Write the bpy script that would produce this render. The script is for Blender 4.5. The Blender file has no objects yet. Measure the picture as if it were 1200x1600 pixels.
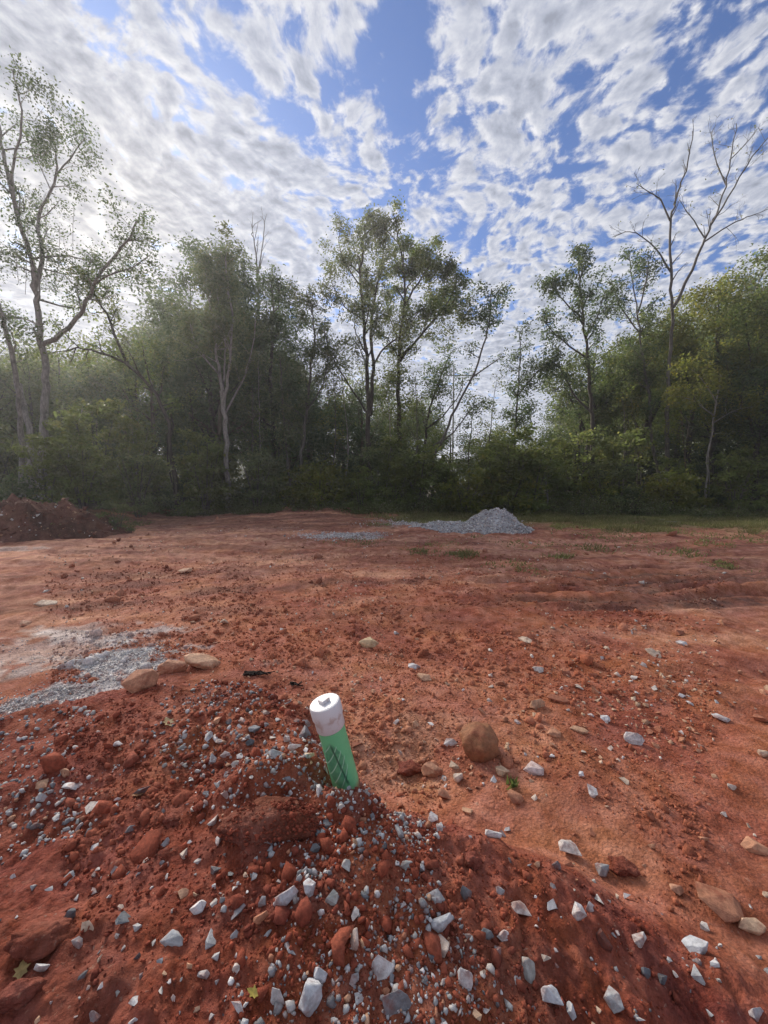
import bpy, bmesh, math, random
import numpy as np
from mathutils import Vector, Matrix

# ------------------------------------------------------------------ camera, sky, sun, exposure
S = bpy.context.scene
COL = S.collection
CAM_Z, PITCH, F = 1.65, math.radians(-4.29), 600.0       # focal length in photo pixels (1200 x 1600)
cd = bpy.data.cameras.new('camera')
cd.sensor_fit = 'VERTICAL'; cd.sensor_height = 36.0; cd.sensor_width = 27.0
cd.lens = 36.0 * F / 1600.0
cd.clip_start = 0.05; cd.clip_end = 3000
cam = bpy.data.objects.new('camera', cd); COL.objects.link(cam)
cam.location = (0, 0, CAM_Z); cam.rotation_euler = (math.pi / 2 + PITCH, 0, 0)
S.camera = cam

SUN_EL, SUN_AZ = math.radians(27), math.radians(-35.5)    # azimuth from +Y towards +X
SUN_DIR = Vector((math.sin(SUN_AZ) * math.cos(SUN_EL), math.cos(SUN_AZ) * math.cos(SUN_EL), math.sin(SUN_EL)))
S.view_settings.view_transform = 'Standard'
S.view_settings.look = 'None'
S.view_settings.exposure = 1.0
S.view_settings.gamma = 1.0
S.view_settings.use_curve_mapping = False
S.cycles.use_denoising = True
S.cycles.denoising_prefilter = 'ACCURATE'
S.cycles.max_bounces = 6
S.cycles.transparent_max_bounces = 4
S.cycles.volume_bounces = 0

sd = bpy.data.lights.new('sun', 'SUN'); sd.energy = 4.6; sd.angle = math.radians(22); sd.color = (1.0, 0.91, 0.80)
sun = bpy.data.objects.new('sun', sd); COL.objects.link(sun)
sun.rotation_euler = SUN_DIR.to_track_quat('Z', 'Y').to_euler()
sun.location = (-20, 30, 30)

W = bpy.data.worlds.new('World'); S.world = W; W.use_nodes = True


class NB:
    """small helper for node graphs"""
    def __init__(s, tree):
        s.t = tree; s.n = tree.nodes; s.l = tree.links

    def put(s, sock, v):
        if v is None: return
        if hasattr(v, 'is_output'): s.l.new(v, sock)
        else: sock.default_value = v

    def m(s, op, a, b=None, c=None, clamp=False):
        n = s.n.new('ShaderNodeMath'); n.operation = op; n.use_clamp = clamp
        s.put(n.inputs[0], a); s.put(n.inputs[1], b); s.put(n.inputs[2], c)
        return n.outputs[0]

    def vm(s, op, a, b=None):
        n = s.n.new('ShaderNodeVectorMath'); n.operation = op
        s.put(n.inputs[0], a); s.put(n.inputs[1], b)
        return n.outputs[1] if op in ('DOT_PRODUCT', 'LENGTH', 'DISTANCE') else n.outputs[0]

    def xyz(s, x, y, z):
        n = s.n.new('ShaderNodeCombineXYZ'); s.put(n.inputs[0], x); s.put(n.inputs[1], y); s.put(n.inputs[2], z)
        return n.outputs[0]

    def sep(s, v):
        n = s.n.new('ShaderNodeSeparateXYZ'); s.put(n.inputs[0], v)
        return n.outputs

    def noise(s, vec, scale, detail=4, rough=0.55, dist=0.0, lac=2.0, col=False):
        n = s.n.new('ShaderNodeTexNoise')
        s.put(n.inputs['Vector'], vec); s.put(n.inputs['Scale'], scale); s.put(n.inputs['Detail'], detail)
        s.put(n.inputs['Roughness'], rough); s.put(n.inputs['Distortion'], dist); s.put(n.inputs['Lacunarity'], lac)
        return n.outputs['Color'] if col else n.outputs['Fac']

    def voro(s, vec, scale, feature='F1', out='Distance'):
        n = s.n.new('ShaderNodeTexVoronoi'); n.feature = feature
        s.put(n.inputs['Vector'], vec); s.put(n.inputs['Scale'], scale)
        return n.outputs[out]

    def ss(s, v, a, b, lo=0.0, hi=1.0):
        n = s.n.new('ShaderNodeMapRange'); n.interpolation_type = 'SMOOTHSTEP'
        s.put(n.inputs[0], v); s.put(n.inputs[1], a); s.put(n.inputs[2], b); s.put(n.inputs[3], lo); s.put(n.inputs[4], hi)
        return n.outputs[0]

    def mix(s, f, a, b, mode='MIX'):
        n = s.n.new('ShaderNodeMix'); n.data_type = 'RGBA'; n.blend_type = mode; n.clamp_factor = True
        s.put(n.inputs[0], f)
        for i, v in ((6, a), (7, b)):
            if isinstance(v, tuple) and len(v) == 3: v = v + (1,)
            s.put(n.inputs[i], v)
        return n.outputs[2]

    def hsv(s, col, h=0.5, sat=1.0, val=1.0):
        n = s.n.new('ShaderNodeHueSaturation'); s.put(n.inputs['Color'], col)
        s.put(n.inputs['Hue'], h); s.put(n.inputs['Saturation'], sat); s.put(n.inputs['Value'], val)
        return n.outputs[0]


def build_sky():
    b = NB(W.node_tree); b.n.clear()
    out = b.n.new('ShaderNodeOutputWorld'); bg = b.n.new('ShaderNodeBackground')
    sky = b.n.new('ShaderNodeTexSky'); sky.sky_type = 'NISHITA'; sky.sun_disc = False
    sky.sun_elevation = SUN_EL; sky.sun_rotation = SUN_AZ
    sky.air_density = 1.0; sky.dust_density = 0.6; sky.ozone_density = 2.0
    STR = 0.1
    d = b.n.new('ShaderNodeTexCoord').outputs['Generated']
    x, y, z = b.sep(d)
    zz = b.m('ADD', b.m('MAXIMUM', z, 0.0), 0.06)
    u = b.m('DIVIDE', x, zz); v = b.m('DIVIDE', y, zz)
    uv = b.xyz(u, v, 0.0)
    # a warp for torn edges
    w = b.noise(uv, 2.2, 3, 0.5, col=True)
    wv = b.vm('MULTIPLY', b.vm('SUBTRACT', w, (0.5, 0.5, 0.5)), (0.22, 0.22, 0.0))
    p = b.vm('ADD', uv, wv)
    # streaks: rows drawn out along the wind, leaning a little
    ca, sa = math.cos(math.radians(14)), math.sin(math.radians(14))
    px, py, _ = b.sep(p)
    ru = b.m('SUBTRACT', b.m('MULTIPLY', px, ca), b.m('MULTIPLY', py, sa))
    rv = b.m('ADD', b.m('MULTIPLY', px, sa), b.m('MULTIPLY', py, ca))
    q = b.xyz(b.m('MULTIPLY', ru, 1.38), b.m('MULTIPLY', rv, 1.18), 3.7)
    big = b.noise(q, 2.6, 3, 0.5)
    cell = b.noise(q, 14.5, 8, 0.55, 0.06)
    sh = b.vm('ADD', q, (-0.015, 0.016, 0.0))
    cell2 = b.noise(sh, 14.5, 4, 0.50, 0.06)
    pv = b.n.new('ShaderNodeTexVoronoi'); pv.feature = 'SMOOTH_F1'; b.put(pv.inputs['Vector'], b.vm('ADD', q, b.vm('MULTIPLY', b.vm('SUBTRACT', b.noise(q, 12.0, 4, .6, col=True), (.5, .5, .5)), (.11, .11, 0.0)))); pv.inputs['Scale'].default_value = 13.0
    pv.inputs['Smoothness'].default_value = 0.5
    puff = b.m('SUBTRACT', 0.62, pv.outputs['Distance'])
    fine = b.m('SUBTRACT', b.noise(q, 40.0, 6, 0.60, 0.0), 0.5)
    dens = b.m('ADD', b.m('ADD', b.m('MULTIPLY', big, 0.30), b.m('MULTIPLY', cell, 0.62)), b.m('ADD', b.m('MULTIPLY', puff, 0.30), b.m('MULTIPLY', fine, 0.20)))
    # where the deck is closed and where it opens (positions on the cloud plane)
    def gap(px_, py_, ru_, rv_, amp, rot=0.0):
        zc = (755 - py_) / F; l = math.sqrt(1 + ((px_ - 600) / F) ** 2 + zc * zc); k = zc / l + 0.06
        cu, cv = ((px_ - 600) / F) / l / k, 1 / l / k
        du = b.m('SUBTRACT', u, cu); dv = b.m('SUBTRACT', v, cv)
        c, s_ = math.cos(rot), math.sin(rot)
        a = b.m('DIVIDE', b.m('ADD', b.m('MULTIPLY', du, c), b.m('MULTIPLY', dv, s_)), ru_)
        e = b.m('DIVIDE', b.m('SUBTRACT', b.m('MULTIPLY', dv, c), b.m('MULTIPLY', du, s_)), rv_)
        r2 = b.m('ADD', b.m('MULTIPLY', a, a), b.m('MULTIPLY', e, e))
        return b.m('MULTIPLY', b.m('EXPONENT', b.m('MULTIPLY', r2, -1.0)), amp)
    bias = b.ss(u, -0.15, -0.75, 0.03, 0.10)
    bias = b.m('ADD', bias, b.ss(v, 1.4, 2.6, 0.0, 0.10))
    for g in ((632, 100, 0.04, 0.34, -0.23, 0.0), (628, 320, 0.07, 0.12, -0.08, 0.0), (555, 165, 0.035, 0.16, -0.22, 0.9),
              (455, 215, 0.035, 0.24, -0.20, -0.75), (375, 55, 0.025, 0.16, -0.14, 0.3), (195, 75, 0.03, 0.18, -0.2, 0.35), (690, 285, 0.06, 0.12, -0.18, 0.0),
              (865, 270, 0.04, 0.16, -0.18, -0.5), (960, 330, 0.2, 0.05, -0.12, 0.25), (1045, 115, 0.05, 0.22, -0.15, -0.45), (1190, 45, 0.08, 0.12, -0.10, 0),
              (705, 385, 0.10, 0.06, -0.10, 0), (930, 400, 0.10, 0.06, -0.10, 0), (520, 430, .2, .06, -.06, 0),
              (520, 50, 0.08, 0.08, 0.12, 0), (480, 150, 0.06, 0.06, 0.12, 0), (800, 160, 0.16, 0.24, 0.04, 0), (330, 300, 0.4, 0.3, 0.05, 0)):
        bias = b.m('ADD', bias, gap(*g))
    dens = b.m('ADD', dens, bias)
    cov = b.ss(dens, 0.375, 0.555)
    thick = b.ss(dens, 0.50, 0.70)
    relief = b.m('MULTIPLY', b.m('SUBTRACT', cell, cell2), 0.48)
    # glow of the veiled sun
    sdot = b.m('MAXIMUM', b.vm('DOT_PRODUCT', d, tuple(SUN_DIR)), 0.0)
    glow = b.m('ADD', b.m('MULTIPLY', b.m('POWER', sdot, 60.0), 0.05), b.m('MULTIPLY', b.m('POWER', sdot, 9.0), 0.0))
    lum = b.m('ADD', b.m('SUBTRACT', 0.372, b.m('MULTIPLY', thick, 0.115)), relief)
    lum = b.m('MAXIMUM', b.m('ADD', lum, glow), 0.20)
    cc = b.mix(b.ss(lum, 0.22, 0.52), (0.80, 0.87, 1.06), (1.0, 0.985, 1.0))
    cc = b.mix(b.m('MULTIPLY', b.m('POWER', sdot, 40.0), 0.5), cc, (1.06, 0.98, 0.86))
    cloud = b.vm('MULTIPLY', cc, b.xyz(b.m('DIVIDE', lum, STR), b.m('DIVIDE', lum, STR), b.m('DIVIDE', lum, STR)))
    col = b.mix(b.m('MULTIPLY', cov, 0.97), b.vm('MULTIPLY', sky.outputs[0], (0.37, 0.49, 0.72)), cloud)
    b.l.new(col, bg.inputs[0]); bg.inputs[1].default_value = STR
    b.l.new(bg.outputs[0], out.inputs[0])


build_sky()

# ------------------------------------------------------------------ numbers shared by everything
rs = np.random.RandomState(11)
TAB = np.random.RandomState(5).rand(256, 256)


def vnoise(x, y):
    xf = np.floor(x); yf = np.floor(y)
    fx = x - xf; fy = y - yf
    xi = xf.astype(np.int64) & 255; yi = yf.astype(np.int64) & 255
    x1 = (xi + 1) & 255; y1 = (yi + 1) & 255
    fx = fx * fx * fx * (fx * (fx * 6 - 15) + 10); fy = fy * fy * fy * (fy * (fy * 6 - 15) + 10)
    a = TAB[xi, yi] * (1 - fx) + TAB[x1, yi] * fx
    c = TAB[xi, y1] * (1 - fx) + TAB[x1, y1] * fx
    return (a * (1 - fy) + c * fy) * 2 - 1


def fbm(x, y, f, o=4, g=0.5):
    s = 0.0; a = 1.0; ca, sa = 0.8, 0.6
    X, Y = x * f, y * f
    for i in range(o):
        s = s + a * vnoise(X + 17.3 * i, Y - 9.1 * i)
        X, Y = (X * ca - Y * sa) * 2.03, (X * sa + Y * ca) * 2.03
        a *= g
    return s


def sstep(a, b, v):
    t = np.clip((v - a) / (b - a), 0, 1)
    return t * t * (3 - 2 * t)


CP, SP = math.cos(PITCH), math.sin(PITCH)


def ray(px, py):
    """direction of the view through photo pixel (px, py), scaled so that its y is 1"""
    cx = (px - 600) / F; cy = (800 - py) / F
    yy = CP - cy * SP; zz = SP + cy * CP
    return np.array([cx / yy, 1.0, zz / yy])


def P(px, py, D):
    r = ray(px, py) * D
    return np.array([r[0], r[1], r[2] + CAM_Z])


def onz(px, py, z):
    r = ray(px, py)
    return r[:2] * ((z - CAM_Z) / r[2])


# crest of the soil mound on which the picture was taken
CREST = [(-500, 1190, .20), (-200, 1140, .24), (0, 1112, .29), (150, 1076, .33), (280, 1052, .37), (400, 1060, .37), (475, 1085, .36),
         (520, 1150, .37), (565, 1225, .38), (640, 1248, .34), (720, 1280, .30), (800, 1312, .25), (900, 1358, .20), (1000, 1412, .15), (1150, 1515, .11), (1260, 1600, .09), (1500, 1800, .07)]
CR = np.array([list(onz(a, c, z)) + [z] for a, c, z in CREST])
POLY = np.vstack([CR[:, :2], [[1.2, -1.2], [0.0, -2.5], [-4.5, -2.0], [-6, 0.5]]])


def mound(x, y):
    """signed distance into the mound and the crest height next to each point"""
    best = np.full(x.shape, 1e9); zc = np.zeros(x.shape)
    for i in range(len(CR) - 1):
        a, c = CR[i], CR[i + 1]
        dx, dy = c[0] - a[0], c[1] - a[1]
        t = np.clip(((x - a[0]) * dx + (y - a[1]) * dy) / (dx * dx + dy * dy), 0, 1)
        dd = np.hypot(x - a[0] - t * dx, y - a[1] - t * dy)
        k = dd < best
        best = np.where(k, dd, best); zc = np.where(k, a[2] + t * (c[2] - a[2]), zc)
    ins = np.zeros(x.shape, bool); j = len(POLY) - 1
    for i in range(len(POLY)):
        xi, yi = POLY[i]; xj, yj = POLY[j]
        c = ((yi > y) != (yj > y)) & (x < (xj - xi) * (y - yi) / (yj - yi + 1e-12) + xi)
        ins ^= c; j = i
    return np.where(ins, best, -best), zc


PIPE_D = 1.50
RUTS = [(5.22, .04, .04, 2.6, 7.0), (6.2, 0.01, .045, 1.9, 8.0), (6.7, -.01, .04, 2.4, 8.5), (5.05, 0.05, .07, 2.0, 7.0), (5.45, 0.03, .06, 1.2, 7.5), (5.95, 0.02, .085, 1.6, 8.5), (6.45, -0.02, .06, 1.0, 8.0), (6.9, -.01, .05, 2.2, 8.0), (7.4, 0, .06, 2.0, 9.0)]


TRACKS = [(0, 9.6, .10, .012), (-3, 7.6, .16, -.010), (2, 11.8, -.06, .006), (-6, 10.6, .30, .0)]


def bump(x, y, cx, cy, rx, ry, rot=0.0):
    c, s = math.cos(rot), math.sin(rot)
    a = ((x - cx) * c + (y - cy) * s) / rx; e = ((y - cy) * c - (x - cx) * s) / ry
    return np.exp(-(a * a + e * e))


PB = P(542, 1228, PIPE_D)
BOULDER = onz(405, 1300, .30)
PIT = onz(620, 1190, 0.0)


def H(x, y, fine=True):
    x = np.asarray(x, float); y = np.asarray(y, float)
    r = np.hypot(x, y)
    h = 0.05 * fbm(x, y, 0.22, 3) * sstep(2, 8, r) + 0.022 * fbm(x + 9, y, 1.1, 3)
    # wood floor: drops off behind the left half, rises to the right
    far = sstep(19, 27, y)
    h = h - 1.5 * far * sstep(2.0, -5.0, x) + 0.75 * far * sstep(2, 12, x) + 0.02 * np.clip(y - 30, 0, 60)
    h = h + 0.12 * sstep(13, 19, y) * sstep(-1, -4, x) * sstep(22, 20, y)
    h = h + 1.1 * sstep(17, 26, x) * sstep(10, 18, y) + 0.5 * sstep(-9.5, -13, x) * sstep(9, 13, y)
    h = h + .55 * bump(x, y, -2.2, 20.8, 4.2, 3.2)
    # hauling ruts
    wob = 0.16 * fbm(x, y, 0.35, 2)
    for (y0, sl, am, xa, xb) in RUTS:
        t = (y - (y0 + sl * (x - 3) + wob)) / 0.115
        m = sstep(xa, xa + 1.2, x) * sstep(xb, xb - 1.5, x)
        prof = -np.exp(-t * t) + 0.8 * np.exp(-((t - 1.5) / 0.75) ** 2) + .5 * np.exp(-((t + 1.6) / .8) ** 2)
        h = h + 1.35 * am * m * prof * (0.75 + 0.8 * fbm(x, y, 1.7, 2))
    # faint wheel tracks sweeping across the yard
    ph = (y - 0.22 * x + 0.3 * fbm(x, y, .15, 2)) * 2.1
    h = h + 0.018 * np.sin(ph * 2.2) * sstep(4.5, 8, r) * sstep(18, 12, y) * (0.5 + fbm(x - 4, y + 2, .3, 2))
    if fine:
        for (x0, y0, sl, cu) in TRACKS:
            for off in (-.75, .75):
                t = (y - (y0 + sl * (x - x0) + cu * (x - x0) ** 2 + off)) / .19
                m = sstep(4.5, 7, r) * sstep(17, 13, y)
                h = h + m * (-.035 * np.exp(-t ** 4) + .03 * np.exp(-((np.abs(t) - 1.35) / .35) ** 2) + .012 * np.exp(-t ** 4) * np.sin((x + .3 * np.abs(t) * np.sign(off)) * 30)) * (.6 + .6 * fbm(x, y, .9, 2))
        near = sstep(9, 2.5, r)
        h = h + near * (0.012 * fbm(x, y, 5.0, 3) ) + 0.017 * fbm(x + 3, y - 7, 3.1, 3, .6) * sstep(18, 9, r) * sstep(2, 5, r)
        h = h + 0.045 * np.abs(fbm(x - 5, y + 2, 0.9, 5, .62)) * sstep(3, 6, r) * sstep(40, 20, r)
    k = (r < 9)
    if np.any(k):
        xs, ys = np.where(k, x, 50.0), np.where(k, y, 50.0)
        sd_, zc = mound(xs, ys)
        edge = sd_ + 0.05 * fbm(xs, ys, 3.0, 3) + 0.09
        s = sstep(-0.18, 0.26, edge)
        top = zc * (1 - 0.18 * sstep(.3, 1.4, sd_)) + .02
        rough = 0.020 * fbm(xs, ys, 2.6, 3) + (0.020 * np.abs(fbm(xs + 2, ys, 7.0, 4, .55)) + 0.006 * fbm(xs, ys, 34., 2) if fine else 0)
        hm = s * top + s * rough
        hm = hm + 0.125 * bump(xs, ys, BOULDER[0] + .07, BOULDER[1] + .12, .28, .12, .12) * s + 0.05 * bump(xs, ys, BOULDER[0] + .03, BOULDER[1] + .02, .17, .10)
        hm = hm - 0.085 * bump(xs, ys, PIT[0], PIT[1], .30, .22)
        h = h + np.where(k, hm, 0)
        w = np.clip(1.25 * np.exp(-(((xs - PB[0]) / .13) ** 2 + ((ys - PB[1] + .04) / .12) ** 2) ** 2), 0, 1)
        h = np.where(k, h * (1 - w) + (PB[2] + .012 * fbm(xs, ys, 14., 2) - .25 * (ys - PB[1]) * (ys > PB[1]) + np.clip(-.85 * (ys - PB[1] + .02), 0, .075)) * w, h)
    return h


def ground_hit(px, py):
    """where the view through a photo pixel meets the ground"""
    r = ray(px, py); t = np.geomspace(0.5, 60, 900)
    d = r[2] * t + CAM_Z - H(r[0] * t, t)
    i = int(np.argmax(d < 0))
    if not np.any(d < 0): i = len(t) - 1
    a, c = t[max(i - 1, 0)], t[i]
    tt = np.linspace(a, c, 24); d = r[2] * tt + CAM_Z - H(r[0] * tt, tt)
    i = int(np.argmax(d < 0)); T = tt[i]
    return np.array([r[0] * T, T, float(H(r[0] * T, T))]), T


# ------------------------------------------------------------------ mesh helpers
def mesh_arrays(name, V, Fc, col=None, colname='tint', smooth=False):
    V = np.asarray(V, np.float32); Fc = np.asarray(Fc, np.int32)
    me = bpy.data.meshes.new(name)
    n, k = Fc.shape
    me.vertices.add(len(V)); me.vertices.foreach_set('co', V.ravel())
    me.loops.add(n * k); me.loops.foreach_set('vertex_index', Fc.ravel())
    me.polygons.add(n)
    me.polygons.foreach_set('loop_start', np.arange(0, n * k, k, dtype=np.int32))
    try: me.polygons.foreach_set('loop_total', np.full(n, k, np.int32))
    except Exception: pass
    if smooth: me.polygons.foreach_set('use_smooth', np.ones(n, bool))
    if col is not None:
        at = me.color_attributes.new(colname, 'FLOAT_COLOR', 'POINT')
        c = np.ones((len(V), 4), np.float32); c[:, :3] = col
        at.data.foreach_set('color', c.ravel())
    me.update(calc_edges=True)
    return me


def link(name, me, m=None, parent=None, loc=None):
    o = bpy.data.objects.new(name, me); COL.objects.link(o)
    if m is not None and me is not None and not me.materials: me.materials.append(m)
    if parent is not None: o.parent = parent
    if loc is not None: o.location = loc
    return o


def tag(o, label=None, cat=None, group=None, kind=None):
    if label: o['label'] = label
    if cat: o['category'] = cat
    if group: o['group'] = group
    if kind: o['kind'] = kind
    return o


def thing(name, label, cat, loc=(0, 0, 0), group=None):
    o = bpy.data.objects.new(name, None); COL.objects.link(o); o.location = loc
    o.empty_display_size = 0.1
    return tag(o, label, cat, group)


def copy_tree(root):
    c = root.copy(); COL.objects.link(c)
    for ch in [q for q in bpy.data.objects if q.parent == root]:
        d = ch.copy(); COL.objects.link(d); d.parent = c
    return c


def mat(name):
    m = bpy.data.materials.new(name); m.use_nodes = True
    b = NB(m.node_tree); pr = b.n.get('Principled BSDF')
    pr.inputs['Specular IOR Level'].default_value = 0.25
    return m, b, pr


# ------------------------------------------------------------------ materials
def soil_material():
    m, b, pr = mat('red_soil')
    a = b.n.new('ShaderNodeVertexColor'); a.layer_name = 'soil'
    pos = b.n.new('ShaderNodeNewGeometry').outputs['Position']
    c = a.outputs['Color']
    n1 = b.noise(pos, 7.0, 6, 0.65); n2 = b.noise(pos, 60.0, 4, 0.7); n3 = b.noise(pos, 1.4, 5, 0.6)
    v = b.m('ADD', b.m('ADD', b.ss(n1, .3, .7, -.30, .28), b.ss(n2, .3, .7, -.22, .24)), b.ss(n3, .3, .7, .82, 1.18))
    c = b.hsv(c, b.ss(n3, .3, .7, .492, .508), b.ss(n1, .3, .7, 1.06, .92), v)
    # grit: pale and dark specks among the clay
    jit = b.vm('MULTIPLY', b.vm('SUBTRACT', b.noise(pos, 60.0, 3, .6, col=True), (.5, .5, .5)), (.022, .022, .022))
    pj = b.vm('ADD', pos, jit)
    vc = b.voro(pj, 95.0, out='Color'); vd = b.voro(pj, 95.0)
    r = b.sep(vc)
    speck = b.m('MULTIPLY', b.m('GREATER_THAN', r[0], 0.90), b.ss(vd, .42, .30))
    c = b.mix(b.m('MULTIPLY', speck, b.ss(n1, .40, .65, .10, .55)), c, b.mix(r[1], (0.42, 0.18, 0.11), (0.52, 0.38, 0.30)))
    pj2 = b.vm('ADD', pos, b.vm('MULTIPLY', jit, (2., 2., 2.)))
    vc2 = b.voro(pj2, 31.0, out='Color'); vd2 = b.voro(pj2, 31.0); r2 = b.sep(vc2)
    speck2 = b.m('MULTIPLY', b.m('GREATER_THAN', r2[0], 0.955), b.ss(vd2, .36, .27))
    c = b.mix(b.m('MULTIPLY', speck2, b.ss(n1, .45, .65, 0., .5)), c, b.mix(r2[1], (0.42, 0.17, 0.10), (0.50, 0.33, 0.24)))
    b.l.new(c, pr.inputs['Base Color']); pr.inputs['Roughness'].default_value = 0.92
    hgt = b.m('ADD', b.m('MULTIPLY', b.noise(pos, 38.0, 7, .68), .030), b.m('MULTIPLY', b.m('MULTIPLY', speck, b.ss(vd, .45, 0.0)), .006))
    hgt = b.m('ADD', hgt, b.m('MULTIPLY', b.m('SUBTRACT', 1.0, b.voro(pos, 62.0)), .009))
    hgt = b.m('ADD', hgt, b.m('MULTIPLY', b.noise(pos, 5.0, 5, .6), .05))
    bp = b.n.new('ShaderNodeBump'); bp.inputs['Strength'].default_value = 0.85; bp.inputs['Distance'].default_value = 1.0
    b.l.new(hgt, bp.inputs['Height']); b.l.new(bp.outputs[0], pr.inputs['Normal'])
    return m


def clod_material():
    m, b, pr = mat('soil_clod')
    pos = b.n.new('ShaderNodeNewGeometry').outputs['Position']
    a = b.n.new('ShaderNodeVertexColor'); a.layer_name = 'tint'
    n = b.noise(pos, 70, 4, .65)
    b.l.new(b.hsv(a.outputs['Color'], .5, 1.0, b.ss(n, .3, .7, .7, 1.25)), pr.inputs['Base Color'])
    pr.inputs['Roughness'].default_value = .95
    bp = b.n.new('ShaderNodeBump'); bp.inputs['Strength'].default_value = .5; bp.inputs['Distance'].default_value = .01
    b.l.new(n, bp.inputs['Height']); b.l.new(bp.outputs[0], pr.inputs['Normal'])
    return m


def stone_material(name, attr, dirt=(0.22, 0.06, 0.035)):
    """stone whose own colour comes from the object (attr None) or from a colour attribute, with mottling and a film of clay"""
    m, b, pr = mat(name)
    tc = b.n.new('ShaderNodeTexCoord').outputs['Object']
    pos = b.n.new('ShaderNodeNewGeometry').outputs['Position']
    if attr is None:
        oi = b.n.new('ShaderNodeObjectInfo'); c = oi.outputs['Color']; off = b.m('MULTIPLY', oi.outputs['Random'], 40.0)
        p = b.vm('ADD', pos, b.xyz(off, off, off))
    else:
        a = b.n.new('ShaderNodeVertexColor'); a.layer_name = attr; c = a.outputs['Color']; p = pos
    n1 = b.noise(p, 45, 5, .7); n2 = b.noise(p, 16, 3, .6)
    c = b.hsv(c, .5, 1.0, b.m('ADD', b.ss(n1, .3, .7, .72, 1.18), b.ss(n2, .3, .7, -.12, .12)))
    nz = b.sep(b.n.new('ShaderNodeNewGeometry').outputs['Normal'])[2]
    film = b.m('MULTIPLY', b.ss(b.noise(p, 11, 5, .7), .47, .68), .70)
    c = b.mix(film, c, dirt)
    b.l.new(c, pr.inputs['Base Color']); pr.inputs['Roughness'].default_value = .72
    bp = b.n.new('ShaderNodeBump'); bp.inputs['Strength'].default_value = .55; bp.inputs['Distance'].default_value = .01
    b.l.new(n1, bp.inputs['Height']); b.l.new(bp.outputs[0], pr.inputs['Normal'])
    return m


def leaf_material(name, c1, c2, c3, tr=0.5):
    m, b, pr = mat(name)
    g = b.n.new('ShaderNodeNewGeometry'); r = g.outputs['Random Per Island']
    n = b.noise(g.outputs['Position'], 0.55, 2, .5)
    c = b.mix(b.ss(r, 0, .6), c1, c2); c = b.mix(b.ss(r, .80, 1.0), c, c3)
    c = b.hsv(c, b.ss(n, .3, .7, .49, .512), 1.0, b.ss(n, .3, .7, .75, 1.3))
    b.l.new(c, pr.inputs['Base Color']); pr.inputs['Roughness'].default_value = .6
    tl = b.n.new('ShaderNodeBsdfTranslucent'); b.l.new(b.hsv(c, .493, 1.0, 1.45), tl.inputs[0])
    mx = b.n.new('ShaderNodeMixShader'); mx.inputs[0].default_value = tr
    b.l.new(pr.outputs[0], mx.inputs[1]); b.l.new(tl.outputs[0], mx.inputs[2])
    b.l.new(mx.outputs[0], b.n['Material Output'].inputs[0])
    return m


def bark_material(name, c1, c2, sc=1.0):
    m, b, pr = mat(name)
    pos = b.n.new('ShaderNodeNewGeometry').outputs['Position']
    st = b.vm('MULTIPLY', pos, (1, 1, .22))
    n = b.noise(st, 16 * sc, 5, .7); n2 = b.noise(pos, 2.2, 4, .65)
    c = b.mix(b.ss(n, .3, .72), c1, c2)
    c = b.mix(b.ss(n2, .52, .68, 0, .6), c, (c1[0] * .5, c1[1] * .55, c1[2] * .5))
    b.l.new(c, pr.inputs['Base Color']); pr.inputs['Roughness'].default_value = .9
    bp = b.n.new('ShaderNodeBump'); bp.inputs['Strength'].default_value = .7; bp.inputs['Distance'].default_value = .05
    b.l.new(n, bp.inputs['Height']); b.l.new(bp.outputs[0], pr.inputs['Normal'])
    return m


M_SOIL = soil_material(); M_CLOD = clod_material()
M_STONE = stone_material('stone', None); M_GRAVEL = stone_material('gravel', 'tint')
L_MID = leaf_material('leaf_mid_green', (.068, .098, .026), (.105, .135, .038), (.15, .15, .045))
L_DARK = leaf_material('leaf_dark_green', (.042, .068, .026), (.070, .100, .036), (.10, .12, .042), .46)
L_PALE = leaf_material('leaf_grey_green', (.075, .098, .042), (.115, .138, .055), (.16, .16, .07))
L_YEL = leaf_material('leaf_yellow_green', (.088, .108, .020), (.14, .15, .030), (.21, .18, .04), .5)
L_WEED = leaf_material('leaf_weed', (.09, .115, .04), (.135, .155, .055), (.24, .22, .14))
L_BRUSH = leaf_material('leaf_brush', (.10, .128, .034), (.13, .16, .045), (.18, .18, .055))
L_GRASS = leaf_material('leaf_grass', (.14, .145, .05), (.20, .19, .075), (.32, .27, .14))
B_GREY = bark_material('bark_grey', (.06, .054, .046), (.15, .135, .115))
B_PALE = bark_material('bark_pale', (.14, .13, .115), (.34, .315, .285))
B_DARK = bark_material('bark_dark', (.035, .030, .024), (.085, .070, .055))
B_BROWN = bark_material('bark_brown', (.07, .05, .035), (.16, .12, .085))


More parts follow.
